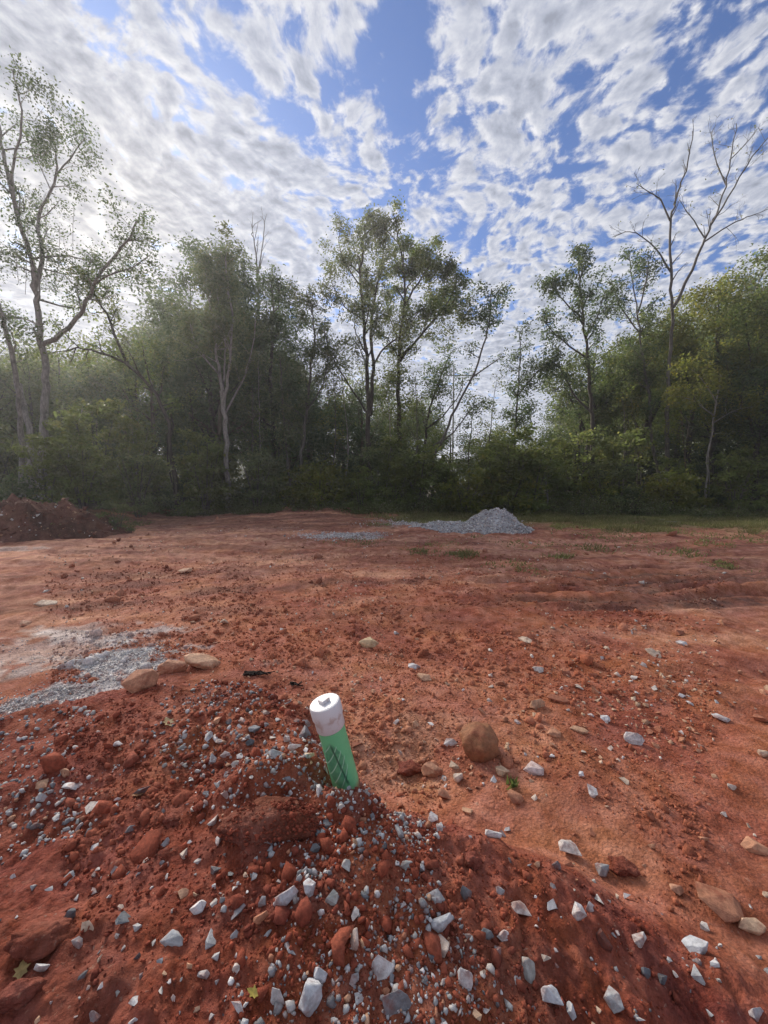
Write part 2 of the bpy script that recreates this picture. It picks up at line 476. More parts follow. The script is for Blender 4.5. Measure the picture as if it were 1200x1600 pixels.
# ------------------------------------------------------------------ ground
def zone_colour(x, y):
    """own colour of the ground: clay, dry tracks, spilled stone dust, verge, leaf litter; plus painted rut and tree shade"""
    r = np.hypot(x, y)
    n = fbm(x, y, .45, 4, .55); n2 = fbm(x + 31, y - 8, 1.6, 4, .6); n3 = fbm(x - 11, y + 5, .13, 3); n4 = fbm(x + 3, y + 40, 6.0, 3, .6); n5 = fbm(x * .5 + y * .9, y * 2.6 - x * .6, 2.2, 3, .6)
    def mixc(c, t, d): return c * (1 - t[..., None]) + np.array(d) * t[..., None]
    c = np.zeros(x.shape + (3,)) + np.array([.385, .122, .063])
    c = mixc(c, sstep(-.3, .7, n), [.45, .170, .096])
    c = mixc(c, sstep(.1, .9, n2) * .8, [.29, .085, .045])
    # drier brown and dusty far part
    fy = sstep(5.5, 12, r)
    c = mixc(c, fy * .65, [.33, .135, .085])
    c = mixc(c, fy * sstep(0, .9, n2 + n) * .7, [.46, .235, .160])
    c = mixc(c, sstep(9, 15, y) * sstep(1.5, -5, x) * .7, [.20, .105, .075])  # far left painted darker brown for tree shade
    streak = fbm(x * .22, (y - .16 * x), 2.1, 3)
    c = mixc(c, sstep(.15, .8, streak) * sstep(3.5, 6, r) * .85, [.52, .24, .150])
    c = mixc(c, sstep(.25, .8, -streak) * sstep(3.5, 6, r) * .75, [.21, .078, .048])
    damp = fbm(x * .6 + 40, y * 1.1 - 13, .55, 4, .6)
    c = mixc(c, sstep(.25, .8, damp) * sstep(3.0, 5, r) * .55, [.22, .075, .045])
    for (x0, y0, sl, cu) in TRACKS:
        for off in (-.75, .75):
            t = (y - (y0 + sl * (x - x0) + cu * (x - x0) ** 2 + off)) / .19
            c = mixc(c, np.exp(-t ** 4) * sstep(4.5, 7, r) * sstep(17, 13, y) * (.45 + .4 * n2).clip(0, .7), [.47, .225, .148])
    # churned wet ruts, narrow dark lines painted in as their shade
    m = sstep(1.2, 2.6, x) * sstep(4.6, 5.2, y) * sstep(8.4, 7.4, y)
    c = mixc(c, m * .30 * sstep(-.5, .6, fbm(x * .3, y, 2.2, 3)), [.25, .12, .085])
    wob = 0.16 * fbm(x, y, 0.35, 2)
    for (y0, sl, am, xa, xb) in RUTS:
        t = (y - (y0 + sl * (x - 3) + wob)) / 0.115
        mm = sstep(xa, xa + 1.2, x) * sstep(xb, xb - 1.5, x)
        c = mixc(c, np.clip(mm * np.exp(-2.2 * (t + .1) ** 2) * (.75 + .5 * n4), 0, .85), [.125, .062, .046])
    # mound: moist dark red
    k = r < 9
    sd_, zc = mound(np.where(k, x, 60.0), np.where(k, y, 60.0))
    s = np.where(k, sstep(-.20, .10, sd_ + .12 * n2), 0)
    cm = np.zeros(x.shape + (3,)) + np.array([.25, .058, .031])
    cm = mixc(cm, sstep(-.1, .8, n2), [.31, .088, .050])
    cm = mixc(cm, sstep(.15, .9, -n4) * .6, [.165, .043, .030])
    cm = mixc(cm, sstep(.2, 1.0, n4 + .4 * n) * .35, [.34, .115, .065])
    g = bump(x, y, *onz(590, 1262, .33), .16, .08) * sstep(-.5, .4, n4)
    cm = mixc(cm, np.clip(g, 0, 1) * .75, [.30, .24, .23])
    c = c * (1 - s[..., None]) + cm * s[..., None]
    # pale stone dust where gravel was tipped
    def patch(c, px, py, rx, ry, rot, dc, am, th=.35, z=0.0, sf=1.0):
        q = onz(px, py, z)
        f = bump(x, y, q[0], q[1], rx, ry, rot); f = f + (.34 * n4 * sf + .34 * n2 + .25 * n5) * sstep(.02, .25, f)
        return mixc(c, sstep(th, th + .35, f) * am * (1 - s), dc)
    c = patch(c, 110, 1010, 1.0, .60, .1, [.52, .36, .30], .75, .38)
    c = patch(c, 60, 1040, .7, .25, .35, [.58, .46, .40], .7, .40)
    c = patch(c, 150, 1000, .7, .16, -.25, [.64, .55, .50], .7, .42)
    c = patch(c, 225, 985, .30, .25, .3, [.58, .48, .44], .7, .42)
    c = patch(c, 185, 1030, .60, .44, .45, [.62, .60, .58], .9, .34)
    c = patch(c, 110, 1085, .42, .24, .6, [.66, .62, .59], .9, .34)
    c = patch(c, 20, 1105, .35, .16, .5, [.40, .36, .35], .8, .36)
    c = patch(c, 275, 1018, .34, .06, .1, [.56, .44, .38], .7, .42)
    c = patch(c, 440, 1030, .16, .16, .5, [.55, .38, .30], .6, .42)
    c = patch(c, 535, 838, 1.2, .7, 0, [.44, .40, .40], .85, .40)
    c = patch(c, 690, 820, 2.3, 1.3, .1, [.42, .36, .35], .85, .38)
    c = patch(c, 10, 863, .7, .45, .1, [.46, .38, .34], .6, .45)
    c = patch(c, 620, 1170, .30, .30, .3, [.48, .235, .140], .7, .40)
    c = patch(c, 700, 1130, .5, .18, .2, [.46, .21, .125], .6, .45)
    # grass verge and litter under the trees
    v = sstep(13.5, 17.5, y + 1.6 * n + .6 * n2 + .30 * np.clip(x - 1, 0, 10)) * sstep(-3.0, 3.0, x + 1.5 * n)
    c = mixc(c, v * .85, [.19, .145, .062])
    v2 = sstep(20.0, 22.5, y + n) + sstep(-10.5, -12.5, x + n) * (y > 6) + sstep(21, 24, np.abs(x))
    c = mixc(c, np.clip(v2, 0, 1), [.060, .048, .028])
    return c


def build_ground():
    rr = np.concatenate([np.linspace(.25, .75, 40)[:-1], np.geomspace(.75, 60, 560), np.geomspace(62, 420, 26)])
    th = np.concatenate([np.radians(np.arange(-60, 60.01, .22)), np.radians(np.arange(63, 298, 4))])
    nr, nt = len(rr), len(th)
    T, R = np.meshgrid(th, rr)
    X, Y = R * np.sin(T), R * np.cos(T)
    Z = H(X, Y)
    V = np.stack([X, Y, Z], -1).reshape(-1, 3)
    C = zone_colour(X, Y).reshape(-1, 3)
    i, j = np.meshgrid(np.arange(nr - 1), np.arange(nt), indexing='ij')
    j2 = (j + 1) % nt
    Fc = np.stack([i * nt + j, (i + 1) * nt + j, (i + 1) * nt + j2, i * nt + j2], -1).reshape(-1, 4)
    Fc = Fc[:, ::-1]
    # close the disc at the feet
    me = mesh_arrays('ground', V, Fc, C, 'soil', True)
    o = link('ground', me, M_SOIL)
    tag(o, 'red clay building ground with wheel ruts and pale stone dust', None, None, 'structure')
    # small cap over the middle of the disc
    z0 = float(H(0.0, 0.0)); a = np.linspace(0, 2 * np.pi, 25)[:-1]
    Vc = np.stack([.27 * np.sin(a), .27 * np.cos(a), H(.27 * np.sin(a), .27 * np.cos(a)) - .004], -1)
    mc = mesh_arrays('ground', Vc, np.arange(24)[None, ::-1], zone_colour(Vc[:, 0], Vc[:, 1]), 'soil', True)
    tag(link('ground', mc, M_SOIL), None, None, None, 'structure')


build_ground()

# far wooded hill behind the trees, seen only through gaps
def build_hills():
    n = 160
    a = np.radians(np.linspace(-75, 75, n))
    rows = []
    for k, (R, zz) in enumerate(((75, -2), (90, 4), (108, 9), (130, 12), (165, 13), (230, -5))):
        hh = zz * (1 + .25 * np.sin(a * 5 + k) + .10 * np.sin(a * 23 + k * 2)) * (0.55 + .6 * sstep(.0, .9, a))
        rows.append(np.stack([R * np.sin(a), R * np.cos(a), hh + (2 if k else 0)], -1))
    V = np.concatenate(rows); Fc = []
    for k in range(5):
        for j in range(n - 1): Fc.append((k * n + j, k * n + j + 1, (k + 1) * n + j + 1, (k + 1) * n + j))
    m, b, pr = mat('wooded_hill')
    pos = b.n.new('ShaderNodeNewGeometry').outputs['Position']
    c = b.mix(b.ss(b.noise(pos, .22, 6, .7), .35, .65), (.045, .06, .03), (.11, .12, .06))
    b.l.new(c, pr.inputs['Base Color']); pr.inputs['Roughness'].default_value = 1
    bp = b.n.new('ShaderNodeBump'); bp.inputs['Strength'].default_value = 1; bp.inputs['Distance'].default_value = 4
    b.l.new(b.voro(pos, .25), bp.inputs['Height']); b.l.new(bp.outputs[0], pr.inputs['Normal'])
    tag(link('hills', mesh_arrays('hills', V, Fc, smooth=True), m), None, None, None, 'structure')


build_hills()


# ------------------------------------------------------------------ trees
def catmull(pts, n):
    p = np.asarray(pts, float)
    if len(p) < 3:
        t = np.linspace(0, 1, n)[:, None]; return p[0] * (1 - t) + p[-1] * t
    q = np.vstack([2 * p[0] - p[1], p, 2 * p[-1] - p[-2]])
    out = []; T = np.linspace(0, len(p) - 1, n)
    for t in T:
        i = min(int(t), len(p) - 2); f = t - i
        a, b_, c, d = q[i], q[i + 1], q[i + 2], q[i + 3]
        out.append(.5 * ((2 * b_) + (c - a) * f + (2 * a - 5 * b_ + 4 * c - d) * f * f + (3 * b_ - a - 3 * c + d) * f ** 3))
    return np.array(out)


def tubes(branches):
    """branches: list of (points, radii) -> vertices, quads; sides follow thickness"""
    VV, FF, base = [], [], 0
    groups = {3: [], 5: [], 9: []}
    for p, r in branches:
        groups[9 if r[0] > .075 else 5 if r[0] > .022 else 3].append((p, r))
    for k, g in groups.items():
        if not g: continue
        Pp = np.concatenate([p for p, r in g]); Rr = np.concatenate([r for p, r in g])
        T = np.concatenate([np.gradient(p, axis=0) for p, r in g])
        T /= np.linalg.norm(T, axis=1)[:, None] + 1e-9
        ref = np.where((np.abs(T[:, 0]) > .9)[:, None], np.array([0, 1., 0]), np.array([1., 0, 0]))
        U = np.cross(T, ref); U /= np.linalg.norm(U, axis=1)[:, None] + 1e-9
        Wv = np.cross(T, U)
        an = np.linspace(0, 2 * np.pi, k + 1)[:-1]
        V = Pp[:, None] + Rr[:, None, None] * (U[:, None] * np.cos(an)[None, :, None] + Wv[:, None] * np.sin(an)[None, :, None])
        last = np.zeros(len(Pp), bool); last[np.cumsum([len(p) for p, r in g]) - 1] = True
        i = np.nonzero(~last)[0]
        j = np.arange(k); j2 = (j + 1) % k
        f = np.stack([i[:, None] * k + j, i[:, None] * k + j2, (i[:, None] + 1) * k + j2, (i[:, None] + 1) * k + j], -1).reshape(-1, 4)
        VV.append(V.reshape(-1, 3)); FF.append(f + base); base += len(Pp) * k
    return np.concatenate(VV), np.concatenate(FF)


def leaves(pts, size, R, up=.55, aspect=.55):
    """one bent leaf per point"""
    n = len(pts); pts = np.asarray(pts)
    a = R.normal(size=(n, 3)); a[:, 2] = a[:, 2] * .6 - .35; a /= np.linalg.norm(a, axis=1)[:, None]
    nn = R.normal(size=(n, 3)); nn[:, 2] += up * 2; nn -= a * np.sum(a * nn, 1)[:, None]; nn /= np.linalg.norm(nn, axis=1)[:, None] + 1e-9
    b_ = np.cross(nn, a)
    L = size * R.uniform(.65, 1.35, n)[:, None]; Wd = L * aspect
    V = np.stack([pts, pts + a * L * .45 + b_ * Wd * .5 + nn * L * .10, pts + a * L, pts + a * L * .45 - b_ * Wd * .5 + nn * L * .10], 1)
    return V.reshape(-1, 3), np.arange(n * 4).reshape(n, 4)


class Tree:
    def __init__(s, seed):
        s.R = np.random.RandomState(seed); s.r = random.Random(seed); s.br = []; s.tips = []

    def twig(s, p, d, L, r, lvl, o):
        rr = s.r
        n = max(3, int(L / o.get('seg', .38)) + 1)
        pts = [p]; st = L / (n - 1); w = o.get('wob', .22); up = o.get('up', .06)
        for i in range(n - 1):
            d = [d[0] + rr.gauss(0, w), d[1] + rr.gauss(0, w), d[2] + rr.gauss(0, w) + up]
            l = math.sqrt(d[0] ** 2 + d[1] ** 2 + d[2] ** 2) + 1e-9; d = [c / l for c in d]
            q = pts[-1]; pts.append((q[0] + d[0] * st, q[1] + d[1] * st, q[2] + d[2] * st))
        A = np.array(pts)
        s.br.append((A, np.linspace(r, max(r * .3, .004), n)))
        if lvl <= o.get('leaf_lvl', 1): s.tips.append((A[1:] if lvl else A, o))
        if lvl > 0: s.side(A, r, L, lvl, o)

    def side(s, A, r, L, lvl, o, t0=.25, count=None, lfac=None):
        rr = s.r
        k = count if count is not None else max(2, int(L * o.get('dens', 1.6)))
        for c in range(k):
            t = t0 + (1 - t0) * (c + rr.random()) / k
            f = t * (len(A) - 1); i = min(int(f), len(A) - 2); f -= i
            p = A[i] * (1 - f) + A[i + 1] * f
            T = A[i + 1] - A[i]; T = T / (np.linalg.norm(T) + 1e-9)
            v = s.R.normal(size=3); v -= T * np.dot(v, T); v /= np.linalg.norm(v) + 1e-9
            an = math.radians(rr.uniform(*o.get('ang', (28, 62))))
            d = T * math.cos(an) + v * math.sin(an)
            l = (lfac if lfac else L * o.get('lf', .5)) * rr.uniform(.6, 1.25) * (1.15 - .55 * t)
            s.twig(tuple(p), list(d), l, max(r * (1 - .6 * t) * o.get('rf', .5), .006), lvl - 1, o)

    def limb(s, px, D, r0, r1, o, lvl=2, count=None, lfac=1.8, t0=.2, dz=0.0, grow=True):
        """a limb along photo pixels at distance D; dz drifts it away from or towards the viewer"""
        m = len(px)
        pts = []
        for i, q in enumerate(px):
            f = i / max(m - 1, 1)
            pts.append(P(q[0], q[1], D + dz * f + (q[2] if len(q) > 2 else 0)))
        L = float(np.sum(np.linalg.norm(np.diff(np.array(pts), axis=0), axis=1)))
        if px[0][1] > 735:
            b0 = pts[0]; zg = float(H(b0[0], b0[1]))
            if b0[2] > zg - .1: pts.insert(0, np.array([b0[0] + s.R.normal() * .03, b0[1], zg - .35]))
        n = max(6, int(L / .35))
        A = catmull(pts, n)
        A[1:] += s.R.normal(size=(n - 1, 3)) * min(.035, r0 * .3)
        rad = r0 + (r1 - r0) * np.linspace(0, 1, n) ** .8
        s.br.append((A, rad))
        if grow: s.side(A, r0 * .75 + r1 * .25, L, lvl, o, t0, count if count is not None else max(3, int(L * o.get('dens', 1.6))), lfac)
        return A

    def root(s, px, D, r):
        """flare into the ground below a trunk's lowest pixel"""
        q = P(px[0], px[1], D); z = float(H(q[0], D))
        if q[2] > z - .3:
            A = np.array([[q[0], D, z - .4], [q[0], D, z + .1], q + np.array([0, 0, .02])]) if q[2] > z + .15 else np.array([[q[0], D, z - .5], q])
            s.br.append((A, np.linspace(r * 1.35, r, len(A))))

    def leaf_points(s):
        out = []
        for A, o in s.tips:
            k = s.R.poisson(o.get('leaf', 10))
            if k == 0: continue
            t = s.R.uniform(0, len(A) - 1, k); i = np.minimum(t.astype(int), len(A) - 2); f = (t - i)[:, None]
            out.append(A[i] * (1 - f) + A[i + 1] * f + s.R.normal(size=(k, 3)) * o.get('sig', .16))
        return np.concatenate(out) if out else np.zeros((0, 3))

    def cloud(s, c, rad, n, clump=.35, k=None):
        """leaf clumps filling an ellipsoid (vines, dense crowns)"""
        k = k or max(6, n // 55)
        d = s.R.normal(size=(k, 3)); d /= np.linalg.norm(d, axis=1)[:, None]
        cen = np.array(c) + d * (s.R.uniform(.25, 1, k) ** .45)[:, None] * np.array(rad)
        i = s.R.randint(0, k, n)
        s.extra = getattr(s, 'extra', [])
        s.extra.append(cen[i] + s.R.normal(size=(n, 3)) * clump * np.array([1, 1, .7]))

    def make(s, name, label, bark, leafm, size=.15, group=None, cat='tree', loc=None, trunk='trunk', crown='crown'):
        if loc is None:
            p0 = s.br[0][0][0]; loc = (float(p0[0]), float(p0[1]), float(p0[2]))
        t = thing(name, label, cat, loc, group)
        V, Fq = tubes(s.br); V = V - np.array(loc)
        link(trunk, mesh_arrays(trunk, V, Fq, smooth=True), bark, t)
        pts = s.leaf_points()
        if getattr(s, 'extra', None): pts = np.concatenate([pts] + s.extra)
        if len(pts):
            LV, LF = leaves(pts - np.array(loc), size, s.R)
            link(crown, mesh_arrays(crown, LV, LF), leafm, t)
        NLEAF.append((name, len(pts), len(Fq)))
        return t


NLEAF = []
G_AIRY = dict(dens=1.7, leaf=26, sig=.17, lf=.5, wob=.25, up=.05)
G_FULL = dict(dens=2.0, leaf=34, sig=.18, lf=.52, wob=.24, up=.06)


def build_trees():
    # pale-barked old tree at the left edge, three stems and a long bough
    t = Tree(1); o = dict(G_AIRY, leaf=36, up=.0, sig=.22)
    D = 17
    t.root((66, 745), D, .26)
    B = [(66, 745), (69, 660), (71, 590), (62, 520), (54, 455), (49, 405), (28, 340), (8, 250), (-8, 170)]
    t.limb(B, D, .19, .05, o, 3, 16, 1.9, .42)
    t.limb([(36, 745, .3), (34, 680, .2), (27, 610), (17, 545), (2, 485), (-25, 420), (-45, 330)], D + .2, .145, .05, o, 3, 12, 2.0, .5, -1)
    t.limb([(48, 745, -.3), (45, 690, -.2), (38, 640, 0), (30, 600, .2)], D, .13, .10, o, grow=False)
    t.limb([(54, 455), (66, 400), (62, 335), (88, 275), (84, 205)], D, .10, .03, o, 3, 10, 1.8, .15, 1.0)
    t.limb([(64, 540), (95, 521), (130, 486), (145, 446), (175, 405), (200, 372), (214, 345)], D, .11, .03, o, 3, 11, 1.5, .3, -.8)
    t.limb([(145, 446), (168, 430), (200, 421), (235, 398)], D - .4, .05, .02, o, 2, 7, 1.2, .2, -.4)
    t.limb([(49, 405), (82, 400), (118, 402), (150, 412)], D, .05, .02, o, 2, 6, 1.2, .2, .6)
    t.limb([(28, 340), (20, 270), (35, 180), (20, 110)], D, .07, .02, o, 3, 9, 1.6, .15, -1)
    t.limb([(88, 275), (115, 240), (135, 215)], D + .8, .04, .015, o, 2, 8, 1.3, .1)
    t.cloud(P(68, 385, D), (.45, .5, .5), 420, .22)
    for k in range(5):
        x = 25 + k * 24 + t.r.uniform(-6, 6); y = t.r.uniform(300, 430)
        t.limb([(x, y), (x + t.r.uniform(-4, 4), y + 40), (x + t.r.uniform(-6, 6), y + t.r.uniform(70, 130))], D + t.r.uniform(-1, 1), .012, .010, o, grow=False)
    t.make('deciduous_tree', 'pale barked old tree with three stems and a long rising bough, left edge', B_PALE, L_DARK, .105)

    t = Tree(2); o = dict(G_AIRY, leaf=40); D = 19
    t.root((277, 803), D, .14)
    t.limb([(277, 803), (274, 750), (266, 700), (263, 660), (242, 615), (208, 577), (172, 556), (132, 545), (105, 549)], D, .15, .03, o, 2, 14, 1.7, .45, -1.2)
    t.limb([(205, 576), (183, 532), (167, 490), (150, 466), (140, 440)], D - .6, .08, .025, o, 2, 10, 1.5, .25, -.5)
    t.limb([(240, 612), (228, 570), (222, 540)], D - .3, .05, .02, o, 2, 6, 1.4, .2, 1)
    t.limb([(276, 795), (264, 730), (262, 705), (271, 668), (267, 650)], D - .25, .045, .03, o, grow=False)
    t.make('deciduous_tree', 'dark curved tree that bends far to the left over the woods behind the dirt pile', B_DARK, L_MID, .13)

    t = Tree(3); o = dict(G_FULL, leaf=42, up=.12); D = 19.5
    t.root((357, 790), D, .13)
    t.limb([(357, 790), (354, 700), (351, 650), (348, 610)], D, .135, .10, o, grow=False)
    t.limb([(348, 610), (339, 560), (335, 520), (326, 470), (322, 420)], D, .08, .02, o, 3, 13, 1.7, .2, .5)
    t.limb([(350, 630), (358, 570), (363, 500), (354, 440), (352, 400)], D, .08, .02, o, 3, 13, 1.7, .25, -.6)
    t.limb([(348, 610), (352, 550), (348, 480), (340, 430)], D + .3, .06, .02, o, 3, 10, 1.6, .2, .8)
    t.limb([(350, 650), (380, 590), (395, 540), (400, 500)], D, .05, .02, o, 2, 9, 1.5, .2, .8)
    t.limb([(346, 590), (310, 545), (295, 500)], D, .05, .02, o, 2, 9, 1.5, .2, -.7)
    t.make('deciduous_tree', 'slim straight tree with a light grey trunk forking under a soft grey green crown', B_PALE, L_PALE, .13)

    # dense dark crown behind it
    for sd_, cx, cy, rx, ry, D, lab in ((4, 330, 500, 3.9, 4.6, 25, 'tall rounded dark tree with the densest crown left of centre'),
                                        (5, 425, 540, 2.7, 4.9, 26.5, 'narrow blue green dark tree just right of the densest rounded crown')):
        t = Tree(sd_); o = dict(G_FULL, leaf=15, dens=1.8)
        t.root((cx, 790), D, .25)
        A = t.limb([(cx, 790), (cx + 3, 690), (cx - 2, 590), (cx + 2, cy - 40), (cx, cy - ry * 600 / D * .85)], D, .25, .05, o, 3, 16, 2.6, .3)
        t.cloud(P(cx, cy, D), (rx, 2.8, ry), 15000, .36, 120)
        t.make('deciduous_tree', lab, B_DARK, L_DARK, .17)

    t = Tree(6); o = dict(dens=2.0, leaf=0, lf=.5, up=.15, wob=.16, ang=(18, 45), leaf_lvl=-1); D = 28
    t.root((404, 700), D, .12)
    t.limb([(404, 790), (405, 600), (404, 480), (402, 420), (397, 375), (392, 350)], D, .14, .015, o, 2, 8, 1.6, .6)
    t.limb([(403, 430), (410, 385), (413, 350), (409, 338)], D, .05, .012, o, 2, 7, 1.0, .2)
    t.make('dead_tree', 'bare twiggy treetop standing above the dark crowns left of centre', B_GREY, L_DARK)

    t = Tree(7); o = dict(G_FULL, leaf=44); D = 22
    t.root((463, 785), D, .12)
    t.limb([(463, 785), (470, 720), (479, 640), (488, 560), (490, 500), (478, 455)], D, .13, .03, o, 3, 15, 1.7, .35, .4)
    t.limb([(455, 785, .1), (447, 700), (441, 620), (438, 560)], D, .09, .03, o, 2, 9, 1.6, .35, .8)
    t.limb([(480, 640), (505, 600), (515, 550)], D, .05, .02, o, 2, 9, 1.5, .2, -.7)
    t.make('deciduous_tree', 'mid green tree with several thin stems just left of the tallest middle tree', B_GREY, L_PALE, .13)

    # the tall middle tree
    t = Tree(8); o = dict(G_AIRY, leaf=40, up=.10); D = 22
    t.root((577, 775), D, .2)
    t.limb([(577, 775), (576, 700), (574, 610), (570, 520), (563, 440), (566, 380), (571, 348)], D, .20, .025, o, 3, 20, 1.9, .42)
    t.limb([(578, 650), (583, 570), (580, 500), (590, 440), (601, 385), (604, 362)], D, .12, .02, o, 3, 15, 1.7, .3, .8)
    t.limb([(581, 572), (602, 542), (632, 520), (652, 490)], D, .07, .02, o, 2, 9, 1.5, .25, -.6)
    t.limb([(573, 645), (545, 600), (520, 560), (506, 515)], D, .06, .02, o, 2, 9, 1.6, .25, -.8)
    t.limb([(566, 450), (545, 420), (530, 385), (533, 352)], D, .045, .015, o, 2, 10, 1.3, .15, -.5)
    t.limb([(568, 500), (540, 480), (522, 450), (515, 425)], D, .045, .015, o, 2, 9, 1.3, .15, .9)
    for c in ((560, 400, .9, 1.0), (600, 420, .8, 1.0), (545, 470, .9, 1.2), (600, 500, 1.0, 1.2), (540, 560, .9, 1.1), (610, 580, .9, 1.0)): t.cloud(P(c[0], c[1], D), (c[2], .9, c[3]), 520, .16, 26)
    t.make('deciduous_tree', 'tallest tree in the middle with an airy narrow crown and two upright stems', B_DARK, L_PALE, .125)

    t = Tree(9); o = dict(G_FULL, leaf=46, up=.05); D = 22.5
    t.root((622, 780), D, .2)
    t.limb([(622, 780), (624, 700), (622, 620), (625, 540), (632, 470), (630, 420), (621, 362)], D, .2, .03, o, 3, 16, 1.8, .45)
    t.limb([(625, 565), (658, 522), (700, 472), (715, 440)], D, .09, .02, o, 3, 13, 1.8, .3, -.5)
    t.limb([(631, 480), (655, 438), (672, 412), (668, 395)], D, .07, .02, o, 3, 12, 1.6, .15, .8)
    t.limb([(690, 482), (715, 478), (730, 490)], D - .3, .04, .015, o, 2, 8, 1.3, .1, .2)
    t.limb([(628, 540), (610, 500), (600, 455)], D, .05, .02, o, 2, 8, 1.4, .2, 1)
    t.cloud(P(622, 620, D), (.85, .8, 3.3), 3200, .27, 60)
    for c in ((630, 410, .8, .9), (665, 430, 1.0, .9), (700, 470, .9, .9), (650, 500, 1.1, 1.1), (690, 530, .9, .8)): t.cloud(P(c[0], c[1], D), (c[2], .9, c[3]), 560, .16, 26)
    t.make('deciduous_tree', 'broad tree right of the tallest one, its trunk thickly wrapped in dark vine', B_DARK, L_MID, .135)

    t = Tree(10); o = dict(G_FULL, leaf=26, lf=.45); D = 23
    t.root((663, 760), D, .12)
    t.limb([(663, 765), (664, 690), (671, 640), (688, 592), (700, 560)], D, .12, .03, o, 2, 12, 1.3, .4)
    t.limb([(666, 670), (692, 650), (720, 612), (722, 590)], D, .05, .02, o, 2, 7, 1.2, .3)
    t.cloud(P(680, 595, D), (.9, .7, 1.1), 1700, .25, 30)
    t.make('deciduous_tree', 'short dark vine clad tree in the gap beside the utility pole', B_DARK, L_DARK, .13)

    t = Tree(11); o = dict(G_AIRY, leaf=26, lf=.4); D = 21.5
    t.root((677, 772), D, .13)
    t.limb([(677, 772), (677, 740), (679, 712), (692, 685), (711, 640), (735, 592), (755, 540), (765, 500), (768, 452)], D, .12, .03, o, 2, 9, 1.1, .72)
    t.limb([(737, 590), (765, 570), (787, 555)], D, .05, .02, o, 1, 3, .7, .4)
    t.limb([(677, 697), (700, 683), (715, 668), (735, 640), (760, 625)], D + .3, .06, .02, o, 2, 6, 1.0, .5)
    t.cloud(P(765, 490, D), (.75, .6, .7), 800, .22, 18)
    t.cloud(P(785, 462, D), (.45, .5, .45), 320, .2, 10)
    t.cloud(P(752, 450, D), (.3, .4, .35), 180, .2, 7)
    t.make('deciduous_tree', 'thin leaning tree slanting up to the right with a leaf tuft at its tip', B_GREY, L_DARK, .13)

    t = Tree(12); o = dict(G_FULL, leaf=40, lf=.45); D = 22
    t.root((925, 772), D, .17)
    t.limb([(925, 772), (927, 690), (925, 640), (918, 560), (912, 500), (906, 440), (905, 390)], D, .17, .025, o, 2, 18, 1.25, .45)
    t.limb([(918, 560), (892, 542), (866, 520), (848, 500)], D, .06, .02, o, 2, 8, 1.3, .3, -.4)
    t.limb([(925, 645), (896, 615), (872, 572), (848, 560)], D, .07, .02, o, 2, 9, 1.4, .3, .6)
    t.limb([(913, 500), (888, 478), (868, 455), (860, 440)], D, .05, .02, o, 2, 8, 1.0, .3)
    t.limb([(915, 530), (935, 490), (945, 455)], D, .05, .02, o, 2, 8, 1.2, .2, .7)
    for c in ((905, 400, .35, 150), (900, 435, .6, 320), (865, 448, .5, 280), (915, 465, .6, 380), (930, 440, .4, 160)):
        t.cloud(P(c[0], c[1], D), (c[2], .5, c[2]), c[3], .2, 10)
    t.make('deciduous_tree', 'slim tree with dark tufted top rising alone right of the sky gap', B_DARK, L_DARK, .14)

    t = Tree(13); o = dict(G_FULL, leaf=26, lf=.45); D = 23
    t.root((1030, 775), D, .13)
    t.limb([(1032, 775), (1021, 700), (1013, 620), (1005, 560), (994, 480), (984, 400)], D, .13, .02, o, 3, 18, 1.7, .4)
    t.limb([(1000, 520), (970, 480), (955, 440)], D, .05, .02, o, 2, 9, 1.4, .2, .6)
    t.limb([(996, 490), (1010, 440), (1012, 405)], D, .05, .02, o, 2, 9, 1.3, .2, -.6)
    t.make('deciduous_tree', 'small leaved tree crowding close to the left of the bare dead tree', B_GREY, L_DARK, .13)

    # the bare tree
    t = Tree(14); D = 22
    o = dict(dens=2.6, leaf=.25, sig=.1, lf=.55, wob=.20, up=.07, ang=(20, 52), leaf_lvl=0, rf=.45)
    t.root((1047, 772), D, .2)
    t.limb([(1047, 772), (1043, 690), (1045, 600), (1051, 520), (1049, 440), (1047, 352), (1060, 302), (1075, 250), (1082, 205)], D, .15, .018, o, 3, 14, 1.2, .55)
    t.limb([(1047, 345), (1032, 312), (1012, 298), (998, 288)], D, .05, .012, o, 3, 9, 1.1, .25, -.6)
    t.limb([(1048, 425), (1022, 386), (988, 362), (957, 370)], D, .055, .012, o, 3, 9, 1.0, .3, .6)
    t.limb([(1052, 480), (1075, 435), (1097, 385), (1112, 350), (1131, 300), (1142, 240), (1152, 192)], D, .09, .016, o, 3, 15, 1.2, .35, .5)
    t.limb([(1100, 378), (1140, 352), (1170, 338), (1205, 325)], D + .2, .05, .014, o, 3, 9, 1.2, .25, .8)
    t.limb([(1112, 350), (1140, 305), (1170, 252), (1200, 215), (1215, 190)], D + .2, .055, .014, o, 3, 12, 1.2, .3, -.8)
    t.limb([(1101, 372), (1085, 345), (1072, 330), (1062, 312)], D + .2, .04, .012, o, 3, 8, .9, .3)
    t.limb([(1135, 290), (1120, 255), (1112, 215), (1118, 195)], D + .4, .04, .012, o, 3, 9, 1.0, .25, .5)
    t.limb([(1140, 250), (1165, 225), (1185, 200)], D + .4, .032, .010, o, 3, 9, .9, .25, .5)
    t.make('dead_tree', 'tall bare dead tree with wide forked twiggy limbs over the right side', B_GREY, L_YEL, .12)

